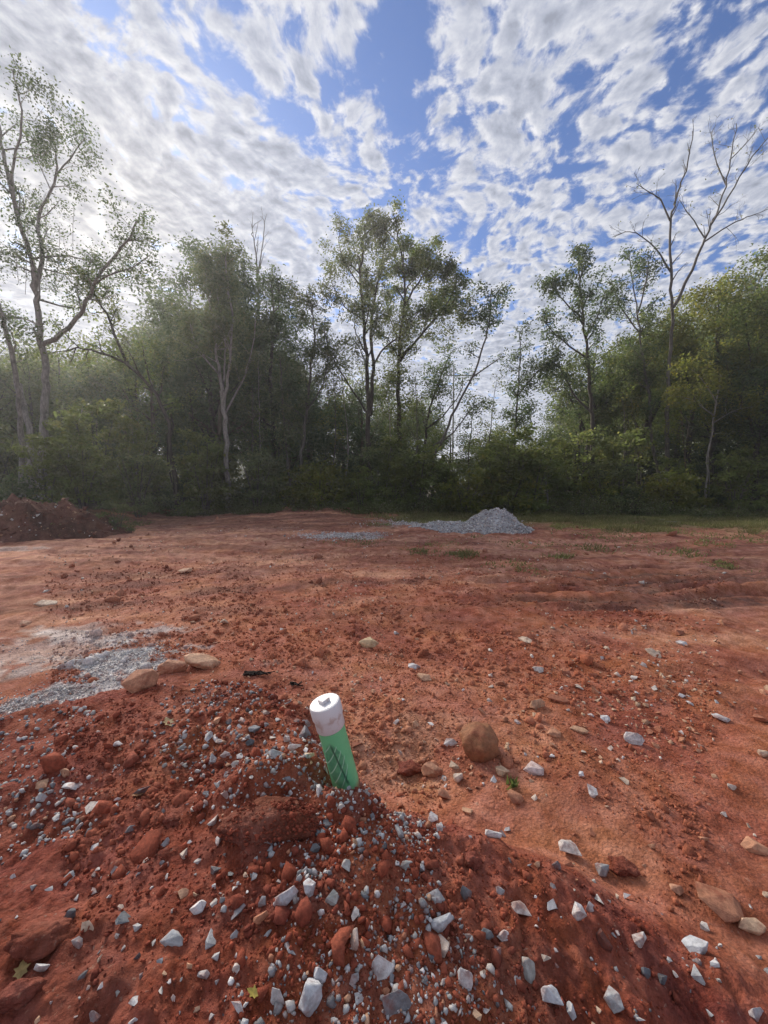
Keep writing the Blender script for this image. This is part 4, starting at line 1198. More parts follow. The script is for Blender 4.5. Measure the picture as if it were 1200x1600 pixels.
def named_stones():
    """px, py, w px, h px, colour key, model, label"""
    L = [
        (215, 1068, 66, 40, 'r', 'slab', 'flat dark rust rock with a pale broken edge beside the grey stone dust'),
        (316, 1038, 56, 28, 't', 'lump', 'pale orange rock on the mound rim, larger one of two'),
        (266, 1046, 40, 26, 'r', 'lump', 'smaller orange rock on the mound rim between a rust slab and a pale rock'),
        (447, 1408, 38, 40, 'g', 'large', 'light grey angular stone below the soil covered boulder'),
        (483, 1390, 20, 38, 'g', 'large', 'upright blue grey shard leaning right of a light grey stone'),
        (478, 1422, 18, 25, 'g', 'large', 'olive grey stone under the upright blue grey shard'),
        (309, 1420, 24, 26, 'w', 'large', 'pale chip of stone above the largest dark grey slab at the left'),
        (268, 1472, 36, 22, 'g', 'large', 'broad low grey stone in the left foreground'),
        (485, 1562, 42, 50, 'g', 'large', 'pale block of limestone near the bottom edge left of centre'),
        (500, 1527, 25, 30, 'g', 'large', 'small grey stone just above the pale limestone block'),
        (433, 1568, 25, 46, 'w', 'large', 'tall cream stone left of the pale limestone block at the bottom'),
        (368, 1518, 15, 22, 'w', 'large', 'small rounded white stone in the lower left soil'),
        (317, 1526, 22, 18, 'g', 'large', 'small grey wedge left of a rounded white stone'),
        (597, 1515, 40, 45, 'w', 'large', 'bright white stone with a shaded underside at the bottom middle'),
        (557, 1470, 20, 42, 't', 'large', 'upright orange shard above the bright white stone'),
        (408, 1437, 22, 25, 'r', 'large', 'dark red rock left of the light grey angular stone'),
        (492, 1327, 18, 16, 'd', 'large', 'dark grey cube shaped stone right of the soil covered boulder'),
        (540, 1357, 18, 24, 'g', 'large', 'slanted blue grey stone below the pipe'),
        (33, 1472, 24, 22, 'd', 'large', 'dark stone at the left edge'),
        (119, 1475, 20, 18, 'g', 'large', 'blue grey stone beside the big red clod at the lower left'),
        (108, 1433, 18, 22, 'd', 'large', 'charcoal stone above the big red clod at the lower left'),
        (64, 1513, 22, 22, 'w', 'large', 'white stone beside the yellow fallen leaf'),
        (135, 1452, 20, 22, 't', 'large', 'orange rough stone in the lower left soil'),
        (100, 1211, 20, 20, 't', 'large', 'pinkish pale stone in the small cluster on the left slope'),
        (110, 1231, 32, 14, 'w', 'large', 'pale flat stone in the small cluster on the left slope'),
        (67, 1247, 22, 11, 'g', 'large', 'flat grey stone below the small cluster on the left slope'),
        (68, 1226, 26, 16, 't', 'large', 'orange flat stone left of the small cluster on the left slope'),
        (183, 1164, 14, 12, 'w', 'small', 'single white chip high on the left slope of the mound'),
        (397, 1140, 18, 12, 'g', 'large', 'blue grey flat chip on the mound left of the pipe cap'),
        (343, 1161, 16, 13, 'w', 'large', 'small white chip high on the mound left of a flat blue one'),
        (390, 1161, 14, 14, 'd', 'large', 'dark chip just under the flat blue grey chip on the mound'),
        (352, 1181, 16, 14, 'w', 'large', 'white jagged chip in the chip cluster left of the pipe'),
        (405, 1177, 14, 11, 'g', 'large', 'grey chip between the jagged white chip and the pipe'),
        (460, 1168, 20, 16, 'w', 'large', 'white chip cluster stone close to the left of the pipe'),
        (478, 1132, 14, 14, 'w', 'large', 'white square chip beside the left side of the white pipe cap'),
        (533, 1266, 15, 20, 'w', 'large', 'white upright chip just in front of the pipe foot'),
        (278, 1253, 12, 16, 'w', 'small', 'white chip left of the soil covered boulder'),
        (752, 1167, 60, 66, 'b', 'round', 'round brown boulder sunk in the clay right of the pipe'),
        (678, 1203, 38, 28, 't', 'large', 'pale tan block left of the round brown boulder'),
        (717, 1218, 17, 26, 't', 'large', 'small upright tan block in front of the round brown boulder'),
        (785, 1208, 22, 25, 't', 'large', 'pinkish tan block right in front of the round brown boulder'),
        (693, 1246, 26, 24, 'r', 'large', 'orange red rough stone on the mound rim right of the pipe'),
        (803, 1249, 34, 24, 'r', 'slab', 'flat rust slab lying right of the tan blocks'),
        (703, 1162, 22, 14, 'w', 'large', 'broken whitish stone left of the round brown boulder'),
        (838, 1204, 40, 22, 'p', 'slab', 'pinkish white flat stone right of the round brown boulder'),
        (992, 1157, 28, 30, 'w', 'large', 'pale cream stone standing alone on the clay at the right'),
        (842, 1104, 28, 20, 't', 'large', 'pinkish tan stone with a dark shaded side on the clay'),
        (840, 1048, 26, 12, 'w', 'large', 'long whitish stone farther out on the clay right of centre'),
        (783, 1069, 17, 14, 'r', 'large', 'brown square stone left of the pinkish tan stone'),
        (872, 1094, 32, 13, 'r', 'slab', 'flat rust stone next to the pinkish tan stone'),
        (577, 1006, 34, 30, 'y', 'slab', 'yellow tan slab standing out on the clay behind the pipe'),
        (662, 1060, 27, 15, 't', 'slab', 'flat cream stone on the clay between the yellow slab and the boulder'),
        (645, 1042, 22, 9, 'w', 'slab', 'thin white stone behind the flat cream stone'),
        (890, 1332, 38, 32, 'w', 'large', 'brightest white stone on the right rim of the mound'),
        (870, 1354, 17, 18, 'd', 'large', 'dark grey stone under the brightest white stone'),
        (888, 1352, 20, 12, 'r', 'large', 'brown stone under the brightest white stone'),
        (941, 1362, 28, 22, 'g', 'large', 'blue grey wedge right of the brightest white stone'),
        (772, 1305, 27, 17, 'w', 'large', 'white stone on the mound rim in front of the tan blocks'),
        (794, 1297, 12, 10, 'w', 'small', 'small white chip on the rim next to a larger white stone'),
        (635, 1356, 28, 16, 'g', 'large', 'grey flat stone in the middle of the mound'),
        (658, 1359, 13, 20, 'g', 'large', 'narrow grey stone beside the flat one in the middle of the mound'),
        (728, 1396, 19, 38, 'd', 'large', 'long upright blue grey stone in the middle of the mound'),
        (683, 1406, 34, 22, 'g', 'slab', 'grey slab lying left of the long upright stone'),
        (692, 1446, 36, 38, 'g', 'large', 'light grey block below the grey slab in the middle foreground'),
        (692, 1482, 24, 30, 't', 'large', 'orange tan stone below the light grey block'),
        (813, 1427, 36, 26, 'w', 'large', 'white tapering stone right of the light grey block'),
        (787, 1464, 20, 20, 'w', 'large', 'white squarish stone below the white tapering one'),
        (760, 1463, 24, 22, 'd', 'large', 'dark grey pair piece left of the white squarish stone'),
        (778, 1490, 14, 20, 'g', 'large', 'small grey stone below the white squarish stone'),
        (728, 1532, 26, 50, 'w', 'large', 'long slanted cream stone near the bottom right of centre'),
        (620, 1577, 48, 46, 'g', 'large', 'big grey stone at the bottom edge in the middle'),
        (827, 1523, 34, 44, 'g', 'large', 'grey stone with a white top left of the bottom right gravel'),
        (906, 1430, 24, 50, 'w', 'large', 'long thin pale stone lying diagonally on the right slope'),
        (922, 1418, 16, 24, 'w', 'large', 'small white stone beside the long thin diagonal one'),
        (946, 1470, 24, 38, 'k', 'large', 'dark brown upright stone on the right slope'),
        (1002, 1472, 22, 32, 'g', 'large', 'blue grey stone right of the dark brown one'),
        (1090, 1482, 38, 28, 'g', 'large', 'pale grey stone near the right edge of the gravelly slope'),
        (862, 1565, 38, 42, 'g', 'large', 'pale grey jagged stone at the bottom right'),
        (893, 1582, 18, 28, 'g', 'large', 'narrow grey stone right of the pale jagged one at the bottom'),
        (960, 1566, 28, 36, 'g', 'large', 'grey pointed stone at the bottom right between two small chips'),
        (1035, 1532, 18, 18, 'd', 'large', 'dark blue grey stone in the lower right corner area'),
        (1010, 1521, 16, 22, 'd', 'large', 'slate grey stone left of a dark blue grey one'),
        (1187, 1590, 28, 24, 'g', 'large', 'pale stone in the bottom right corner'),
        (1060, 1394, 22, 28, 't', 'slab', 'cream tan plate lying on the right slope'),
        (1122, 1418, 90, 42, 'r', 'slab', 'long orange brown rock slab half buried near the right edge'),
        (1176, 1452, 40, 30, 't', 'slab', 'tan broken plate at the right edge below the long orange slab'),
        (1187, 1325, 40, 22, 'r', 'large', 'pinkish brown stone at the right edge'),
        (1195, 1180, 18, 20, 't', 'large', 'tan stone cut by the right edge'),
        (980, 1402, 14, 16, 'w', 'small', 'small pale chip on the slope above a diagonal stone'),
        (1145, 1232, 18, 14, 't', 'slab', 'cream chip on the open clay at the right'),
        (945, 1125, 18, 16, 'w', 'slab', 'thin whitish plate standing on the clay left of the cream stone'),
        (905, 1142, 26, 12, 't', 'slab', 'pinkish tan flat stone left of the thin whitish plate'),
        (868, 1147, 28, 15, 'r', 'slab', 'rust coloured low stone right of the boulder'),
        (1067, 1088, 16, 12, 'w', 'small', 'white chip among the tan rubble at the far right'),
        (1067, 1006, 20, 9, 'w', 'slab', 'small pale stone far out on the clay at the right'),
        (1035, 813, 10, 8, 'w', 'small', 'pale rock on the grassy verge left of the pale log'),
        (287, 893, 24, 10, 't', 'slab', 'tan stone far out on the clay at the left'),
        (68, 945, 34, 16, 't', 'slab', 'flat tan rock left on the clay beyond the stone dust'),
        (38, 975, 22, 10, 't', 'slab', 'small tan rock at the left edge beyond the stone dust'),
        (430, 792, 22, 6, 'w', 'slab', 'pale flat stone at the far edge of the clay'),
        (60, 1478, 84, 52, 'c', 'lump', 'big red soil clod at the lower left'),
        (25, 1562, 60, 44, 'c', 'lump', 'red soil clod in the bottom left corner'),
        (640, 1205, 38, 22, 'c', 'lump', 'dark soil lump in the hollow right of the pipe'),
        (267, 1285, 30, 20, 'c', 'lump', 'small red soil lump left of the covered boulder'),
        (740, 1350, 26, 30, 'c', 'lump', 'red soil lump on the rim right of the middle'),
        (975, 1360, 40, 24, 'c', 'lump', 'crumbly red soil lump on the right slope'),
    ]
    out = []
    for i, (px, py, w, h, c, model, lab) in enumerate(L):
        g, D = ground_hit(px, min(py + h * .42, 1640))
        size = w / F * D * .5 * 1.22; hs = h / F * D * .5 * 1.22
        aspect = 1.15
        colr = {'b': (.30, .135, .068), 'y': (.66, .50, .30), 'k': (.10, .05, .045), 'p': (.58, .46, .43), 'c': (.23, .062, .036)}.get(c) or PALES[c][i % len(PALES[c])]
        if c == 'w': colr = WHITE[i % 3]
        if c == 'g' and ('pale' in lab or 'light' in lab): colr = (.50, .51, .53)
        pool = {'large': LARGE, 'small': SMALL, 'slab': SLAB, 'lump': CLOD if c == 'c' else LUMP, 'round': ROUND}[model]
        me = pool[i % len(pool)]
        pool = pool if not (model == 'large' and w < 13) else SMALL; me = pool[i % len(pool)]
        nm = 'soil_clod' if c == 'c' else 'boulder' if model in ('round',) else 'rock' if model in ('lump', 'slab') and w > 30 else 'stone'
        o = bpy.data.objects.new(nm, me); COL.objects.link(o)
        big = max(size, hs)
        g2, D2 = ground_hit(px, min(py + h * .15, 1640))
        if h > w * 1.15:      # drawn out towards the viewer or standing up
            s3 = (size * 1.05, size * 1.35, hs * 1.15); o.rotation_euler = (RS.normal() * .15, RS.normal() * .25, RS.uniform(-.4, .4))
        else:
            s3 = (size * 1.1, size * .85, hs * 1.25 if model != 'slab' else hs * 1.7); o.rotation_euler = (RS.normal() * .18, RS.normal() * .15, RS.uniform(-.35, .35))
        if model == 'round': s3 = (size * .98, size * 1.15, size * 1.42); o.rotation_euler = (.1, .25, .5)
        o.scale = s3
        o.location = (g2[0], g2[1] + s3[1] * .2, g2[2] + (hs * .34 if model != 'round' else size * .35))
        o.color = (*colr, 1)
        tag(o, lab, 'boulder' if nm == 'boulder' else 'soil clod' if nm == 'soil_clod' else 'stone')
        out.append((o.location.x, o.location.y, big))
    return out


# loose grit, gravel and crumbs: real geometry, joined
def chips(pos, size, colr, R, flat=.65, faces=8):
    """irregular eight- or twenty-faced chips"""
    if faces == 8:
        b0 = np.array([[1, 0, 0], [-1, 0, 0], [0, 1, 0], [0, -1, 0], [0, 0, 1], [0, 0, -1]], float)
        f0 = np.array([[0, 2, 4], [2, 1, 4], [1, 3, 4], [3, 0, 4], [2, 0, 5], [1, 2, 5], [3, 1, 5], [0, 3, 5]])
    else:
        t = 1.618; b0 = np.array([[-1, t, 0], [1, t, 0], [-1, -t, 0], [1, -t, 0], [0, -1, t], [0, 1, t], [0, -1, -t], [0, 1, -t], [t, 0, -1], [t, 0, 1], [-t, 0, -1], [-t, 0, 1]]) / 1.9
        f0 = np.array([[0, 11, 5], [0, 5, 1], [0, 1, 7], [0, 7, 10], [0, 10, 11], [1, 5, 9], [5, 11, 4], [11, 10, 2], [10, 7, 6], [7, 1, 8], [3, 9, 4], [3, 4, 2], [3, 2, 6], [3, 6, 8], [3, 8, 9], [4, 9, 5], [2, 4, 11], [6, 2, 10], [8, 6, 7], [9, 8, 1]])
    n, k = len(pos), len(b0)
    V = b0[None] * R.uniform(.6, 1.35, (n, k, 1)) + R.normal(size=(n, k, 3)) * .13
    V *= np.stack([np.ones(n), R.uniform(.6, 1, n), R.uniform(.45, .95, n) * flat / .65], -1)[:, None]
    q = R.normal(size=(n, 4)); q /= np.linalg.norm(q, axis=1)[:, None]
    w, x, y, z = q.T
    M = np.stack([1 - 2 * (y * y + z * z), 2 * (x * y - z * w), 2 * (x * z + y * w), 2 * (x * y + z * w), 1 - 2 * (x * x + z * z), 2 * (y * z - x * w), 2 * (x * z - y * w), 2 * (y * z + x * w), 1 - 2 * (x * x + y * y)], -1).reshape(n, 3, 3)
    V = np.einsum('nij,nkj->nki', M, V) * size[:, None, None] + pos[:, None]
    Fc = (f0[None] + (np.arange(n) * k)[:, None, None]).reshape(-1, 3)
    return V.reshape(-1, 3), Fc, np.repeat(colr, k, 0)


def soil_boulder():
    me = hull_mesh('boulder', np.random.RandomState(4), 34, jag=.10, sub=9, noise=.13)
    from mathutils import noise as mn
    for v in me.vertices: v.co *= 1 + .05 * mn.fractal(v.co * 9, .8, 2.0, 4) + .03 * abs(mn.noise(v.co * 5))
    me.materials.clear(); me.materials.append(M_SOIL)
    n = len(me.vertices); c = np.ones((n, 4), np.float32); c[:, :3] = (.195, .058, .038)
    at = me.color_attributes.new('soil', 'FLOAT_COLOR', 'POINT'); at.data.foreach_set('color', c.ravel())
    g, D = ground_hit(405, 1318)
    o = link('boulder', me)
    o.location = (g[0] + .01, g[1] + .07, g[2] - .005); o.scale = (.195, .13, .165); o.rotation_euler = (.1, .12, .15)
    tag(o, 'large boulder coated in red soil lying left below the pipe', 'boulder')
    # crust of crumbs stuck to it, filling the hollows between stone and soil
    R = np.random.RandomState(15)
    co = np.array([v.co[:] for v in me.vertices]); nn = np.array([v.normal[:] for v in me.vertices])
    k = R.choice(np.nonzero((nn[:, 2] > -.25) & (fbm(co[:, 0] * 2 + 5, co[:, 1] * 2 + co[:, 2], 1.6, 3) > -.25))[0], 1300)
    sz = .020 * R.lognormal(0, .5, len(k)); sz = np.minimum(sz, .075)
    V, Fc, C = chips(co[k] + R.normal(size=(len(k), 3)) * .035, sz, np.array([.235, .058, .033]) * R.uniform(.7, 1.3, (len(k), 1)), R, faces=20)
    cr = link('soil_crust', mesh_arrays('soil_crust', V, Fc, C), M_CLOD, o); cr['kind'] = 'stuff'
    return (o.location.x, o.location.y, .16)


TAKEN = named_stones(); TAKEN.append(soil_boulder())


def free(x, y, s):
    for a, c, r in TAKEN:
        if (a - x) ** 2 + (c - y) ** 2 < (r * .8 + s) ** 2: return False
    return True


def scatter_stones():
    R = np.random.RandomState(9)
    lab = {'g': 'small grey limestone chip lying on the dark red mound', 'w': 'small whitish limestone chip lying on the dark red mound', 'd': 'small dark slate coloured chip lying on the dark red mound',
           't': 'small tan or orange stone lying in the soil of the mound', 'f': 'small tan fragment lying on the open red clay', 'fr': 'small rust brown fragment lying on the open red clay',
           'fw': 'small whitish fragment lying on the open red clay'}
    grp = {'g': 'grey chips on the mound', 'w': 'whitish chips on the mound', 'd': 'dark chips on the mound', 't': 'tan stones on the mound', 'f': 'tan fragments on the clay', 'fr': 'rust fragments on the clay', 'fw': 'whitish fragments on the clay'}
    n = 0
    while n < 295:
        # denser along the belt from the pipe to the lower left, as tipped
        if R.rand() < .30:
            px, py = R.normal(420, 60), R.normal(1190, 40)
        elif R.rand() < .5:
            px, py = R.uniform(100, 700), R.uniform(1230, 1610)
        else:
            px, py = R.uniform(-20, 1220), 1250 + 370 * R.rand() ** .8
        r = ray(px, py); t = (0.3 - CAM_Z) / r[2]
        x, y = r[0] * t, t
        s_, _ = mound(np.array([x]), np.array([y]))
        if s_[0] < .03: continue
        g, D = ground_hit(px, py)
        w = np.clip(R.lognormal(2.80, .48), 8, 38)
        size = w / F * D * .5
        if not free(g[0], g[1], size): continue
        k = R.choice(['g', 'g', 'g', 'w', 'w', 'd', 't'])
        place_stone(SMALL[R.randint(12)], g, size, PALES[k][R.randint(len(PALES[k]))], 'stone', lab[k], 'stone', grp[k], sink=R.uniform(.28, .58))
        TAKEN.append((g[0], g[1], size)); n += 1
    n = 0
    while n < 280:
        if R.rand() < .50: px, py = R.normal(930, 170), R.normal(1110, 60)
        elif R.rand() < .5: px, py = R.normal(720, 60), R.normal(1205, 32)
        else: px, py = R.uniform(250, 1220), R.uniform(960, 1420)
        r = ray(px, py); t = -CAM_Z / r[2]; x, y = r[0] * t, t
        s_, _ = mound(np.array([x]), np.array([y]))
        if s_[0] > .02 or py < 940: continue
        g, D = ground_hit(px, py); w = np.clip(R.lognormal(2.50, .45), 6, 30); size = w / F * D * .5
        if not free(g[0], g[1], size): continue
        k = R.choice(['f', 'f', 'fr', 'fr', 'fw'])
        pc = {'f': TAN, 'fr': RUST, 'fw': WHITE}[k]
        place_stone(SLAB[R.randint(6)] if R.rand() < .4 else SMALL[R.randint(12)], g, size, pc[R.randint(len(pc))], 'stone_fragment', lab[k], 'stone', grp[k], sink=R.uniform(.3, .55))
        TAKEN.append((g[0], g[1], size)); n += 1


scatter_stones()


def pick(R, cols, n, j=.18):
    c = np.array(cols)[R.randint(0, len(cols), n)]
    return c * R.uniform(1 - j, 1 + j, (n, 1))


def build_loose():
    R = np.random.RandomState(31)

    def spread(n, r0, r1, a=42):
        r = np.exp(R.uniform(math.log(r0), math.log(r1), n)); th = np.radians(R.uniform(-a, a, n))
        return r * np.sin(th), r * np.cos(th), r

    # crumbs of clay
    x, y, r = spread(46000, .75, 9)
    m, zc = mound(x, y)
    dens = .50 + .6 * fbm(x, y, 1.3, 3) + .25 * (m > 0)
    k = R.rand(len(x)) < dens; x, y, r, m = x[k], y[k], r[k], m[k]
    size = .0030 * r ** .75 * R.lognormal(0, .5, len(x)); size = np.minimum(size, .022)
    V, Fc, C = chips(np.stack([x, y, H(x, y) + size * .35], -1), size, zone_colour(x, y) * R.uniform(.75, 1.25, (len(x), 1)), R)
    tag(link('soil_crumbs', mesh_arrays('soil_crumbs', V, Fc, C), M_CLOD), 'loose crumbs of red clay', None, None, 'stuff')
    # bigger clods
    x, y, r = spread(8200, .9, 19)
    m, zc = mound(x, y); k = R.rand(len(x)) < (.25 + 1.2 * fbm(x, y, 1.3, 4, .6) + .25 * (m > -.1)) * (.22 + .78 * sstep(8, 3.5, r)); x, y, r = x[k], y[k], r[k]
    size = .0075 * r ** .6 * R.lognormal(0, .55, len(x))
    V, Fc, C = chips(np.stack([x, y, H(x, y) + size * .2], -1), size, zone_colour(x, y) * R.uniform(.8, 1.1, (len(x), 1)), R, faces=20)
    tag(link('soil_clods', mesh_arrays('soil_clods', V, Fc, C), M_CLOD), 'loose clods of red clay', None, None, 'stuff')
    # small gravel on the mound
    x, y, r = spread(19000, .8, 3.6, 50)
    m, zc = mound(x, y)
    dens = .27 + 1.0 * fbm(x + 5, y, 2.2, 4, .6) + .55 * bump(x, y, *onz(430, 1190, .36), .35, .30)
    k = (R.rand(len(x)) < dens) & (m > .01); x, y, r = x[k], y[k], r[k]
    size = .0040 * r ** .6 * R.lognormal(0, .55, len(x)); size = np.clip(size, .0015, .0145)
    V, Fc, C = chips(np.stack([x, y, H(x, y) + size * .3], -1), size, pick(R, GREY * 2 + WHITE + DARKG[1:] + TAN[1:2] + RUST[:1], len(x)), R, faces=20)
    tag(link('gravel', mesh_arrays('gravel', V, Fc, C), M_GRAVEL), 'fine mixed gravel strewn over the red mound', None, None, 'stuff')
    # pebbles on the open clay
    x, y, r = spread(15000, 1.4, 15)
    m, zc = mound(x, y); k = (R.rand(len(x)) < .30 + .75 * fbm(x - 8, y + 3, .7, 3)) & (m < 0); x, y, r = x[k], y[k], r[k]
    size = .0050 * r ** .55 * R.lognormal(0, .45, len(x))
    V, Fc, C = chips(np.stack([x, y, H(x, y) + size * .15], -1), size, pick(R, TAN + RUST + RUST + TAN[:2] + WHITE[2:], len(x)), R, .5)
    tag(link('pebbles', mesh_arrays('pebbles', V, Fc, C), M_GRAVEL), 'small tan pebbles strewn over the open clay', None, None, 'stuff')
    # tipped grey stone dust and chips on the left, the thin spreads farther out
    px = []; 
    for (a, c, rx, ry, rot, n, s0) in ((200, 1032, .33, .27, .45, 2600, .0066), (120, 1080, .34, .18, .6, 1300, .0066), (20, 1105, .3, .12, .5, 700, .0075), (110, 1010, .9, .5, .1, 500, .007), (535, 838, 1.0, .6, 0, 1700, .022), (690, 820, 2.0, 1.2, .1, 3800, .024)):
        q = onz(a, c, 0.0); e = R.normal(size=(n, 2)) * .62 * np.array([rx, ry])
        cx, sx = math.cos(rot), math.sin(rot)
        xx = q[0] + e[:, 0] * cx - e[:, 1] * sx; yy = q[1] + e[:, 0] * sx + e[:, 1] * cx
        px.append(np.stack([xx, yy, s0 * R.lognormal(-.15, .4, n)], -1))
    q = np.concatenate(px); x, y, s_ = q.T
    m, zc = mound(x, y); k = (m < -.05); x, y, s_ = x[k], y[k], s_[k]
    V, Fc, C = chips(np.stack([x, y, H(x, y) + s_ * .25], -1), s_, pick(R, GREY[:4] + WHITE * 2 + GREY[:2], len(x)), R)
    tag(link('gravel', mesh_arrays('gravel', V, Fc, C), M_GRAVEL), 'crushed grey stone spread on the clay', None, None, 'stuff')


build_loose()


# ------------------------------------------------------------------ piles
def heap(name, label, cat, cx, cy, fn, rx, ry, cols, n, ssize, zcol, stone_cols, soilmat=True):
    t = thing(name, label, cat, (cx, cy, 0))
    N = 90
    u = np.linspace(-1, 1, N); X, Y = np.meshgrid(u * rx, u * ry)
    Z = fn(X, Y) + H(X + cx, Y + cy, False) - .03
    V = np.stack([X, Y, Z], -1).reshape(-1, 3)
    i, j = np.meshgrid(np.arange(N - 1), np.arange(N - 1), indexing='ij')
    Fc = np.stack([i * N + j, i * N + j + 1, (i + 1) * N + j + 1, (i + 1) * N + j], -1).reshape(-1, 4)
    f = fbm(V[:, 0], V[:, 1], 2.2, 4, .6)[:, None]
    C = np.array(zcol) * (1 + .35 * f)
    link('heap', mesh_arrays('heap', V, Fc, C, 'soil', True), M_SOIL, t)
    R = np.random.RandomState(6)
    x = R.uniform(-1, 1, n) * rx; y = R.uniform(-1, 1, n) * ry
    zf = fn(x, y); k = zf > .03; x, y, zf = x[k], y[k], zf[k]
    z = zf + H(x + cx, y + cy, False) - .03
    s_ = ssize * R.lognormal(0, .4, len(x))
    V, Fc, C = chips(np.stack([x, y, z + s_ * .2], -1), s_, pick(R, stone_cols, len(x)), R)
    o = link('stones', mesh_arrays('stones', V, Fc, C), M_GRAVEL, t); o['kind'] = 'stuff'
    return t


def build_piles():
    c = onz(788, 832, 0.0); cy = c[1] + .55; cx = (775 - 600) / F * cy
    def fn(x, y):
        a = np.hypot(x / np.where(x > 0, 1.12, 1.25), y / 1.0) + .13 * fbm(x + 4, y, 1.3, 4, .6)
        z = np.minimum(.86 * np.clip(1.02 - a * .80, 0, 9) ** 1.05, .72 + .06 * fbm(x, y, 2.5, 2))
        b_ = np.hypot((x + 1.6) / 1.5, (y - .1) / .8) + .12 * fbm(x, y + 7, 1.2, 3)
        z2 = .30 * np.clip(1.05 - b_, 0, 1) ** .9
        z = np.maximum(z, z2)
        return np.where(z > 0, z * (1 + .10 * fbm(x, y, 3.0, 3)), 0) + .02 * fbm(x, y, 5., 2) * (z > .02) - .05 * (z <= 0.0)
    heap('gravel_pile', 'heap of crushed grey stone with a low tail to the left before the verge', 'gravel pile', cx, cy, fn, 3.6, 1.9, None, 22000, .026, (.36, .36, .37), GREY[:4] + WHITE * 2 + GREY[:4])
    c = onz(88, 850, 0.0); cy = c[1] + 1.5; cx = (72 - 600) / F * cy
    def fn2(x, y):
        a = np.hypot((x + .15) / 1.95, y / 1.7) + .16 * fbm(x + 4, y, .9, 4, .6)
        z = 1.35 * np.clip(1.08 - a, 0, 9) ** 1.0
        z = np.minimum(z, .84 + .10 * fbm(x, y, 1.5, 3))
        return z * (1 + .16 * fbm(x, y, 1.6, 5, .6)) + .06 * fbm(x, y, 4., 4, .65) * (z > .03) - .06 * (z <= 0)
    heap('dirt_pile', 'dark red brown dirt pile dotted with pale stones at the left', 'dirt pile', cx, cy, fn2, 2.9, 2.6, None, 4200, .026, (.125, .055, .038), TAN[:2] + WHITE[:1] + [(.13, .058, .040), (.16, .068, .045), (.10, .045, .032)] * 7)


build_piles()


# ------------------------------------------------------------------ the clean-out pipe
def lathe(prof, n=48):
    """closed profile of (radius, z)"""
    a = np.linspace(0, 2 * np.pi, n + 1)[:-1]
    V = np.array([[r * math.cos(t), r * math.sin(t), z] for r, z in prof for t in a])
    m = len(prof); Fc = []
    for i in range(m - 1):
        for j in range(n): Fc.append((i * n + j, i * n + (j + 1) % n, (i + 1) * n + (j + 1) % n, (i + 1) * n + j))
    return V, Fc


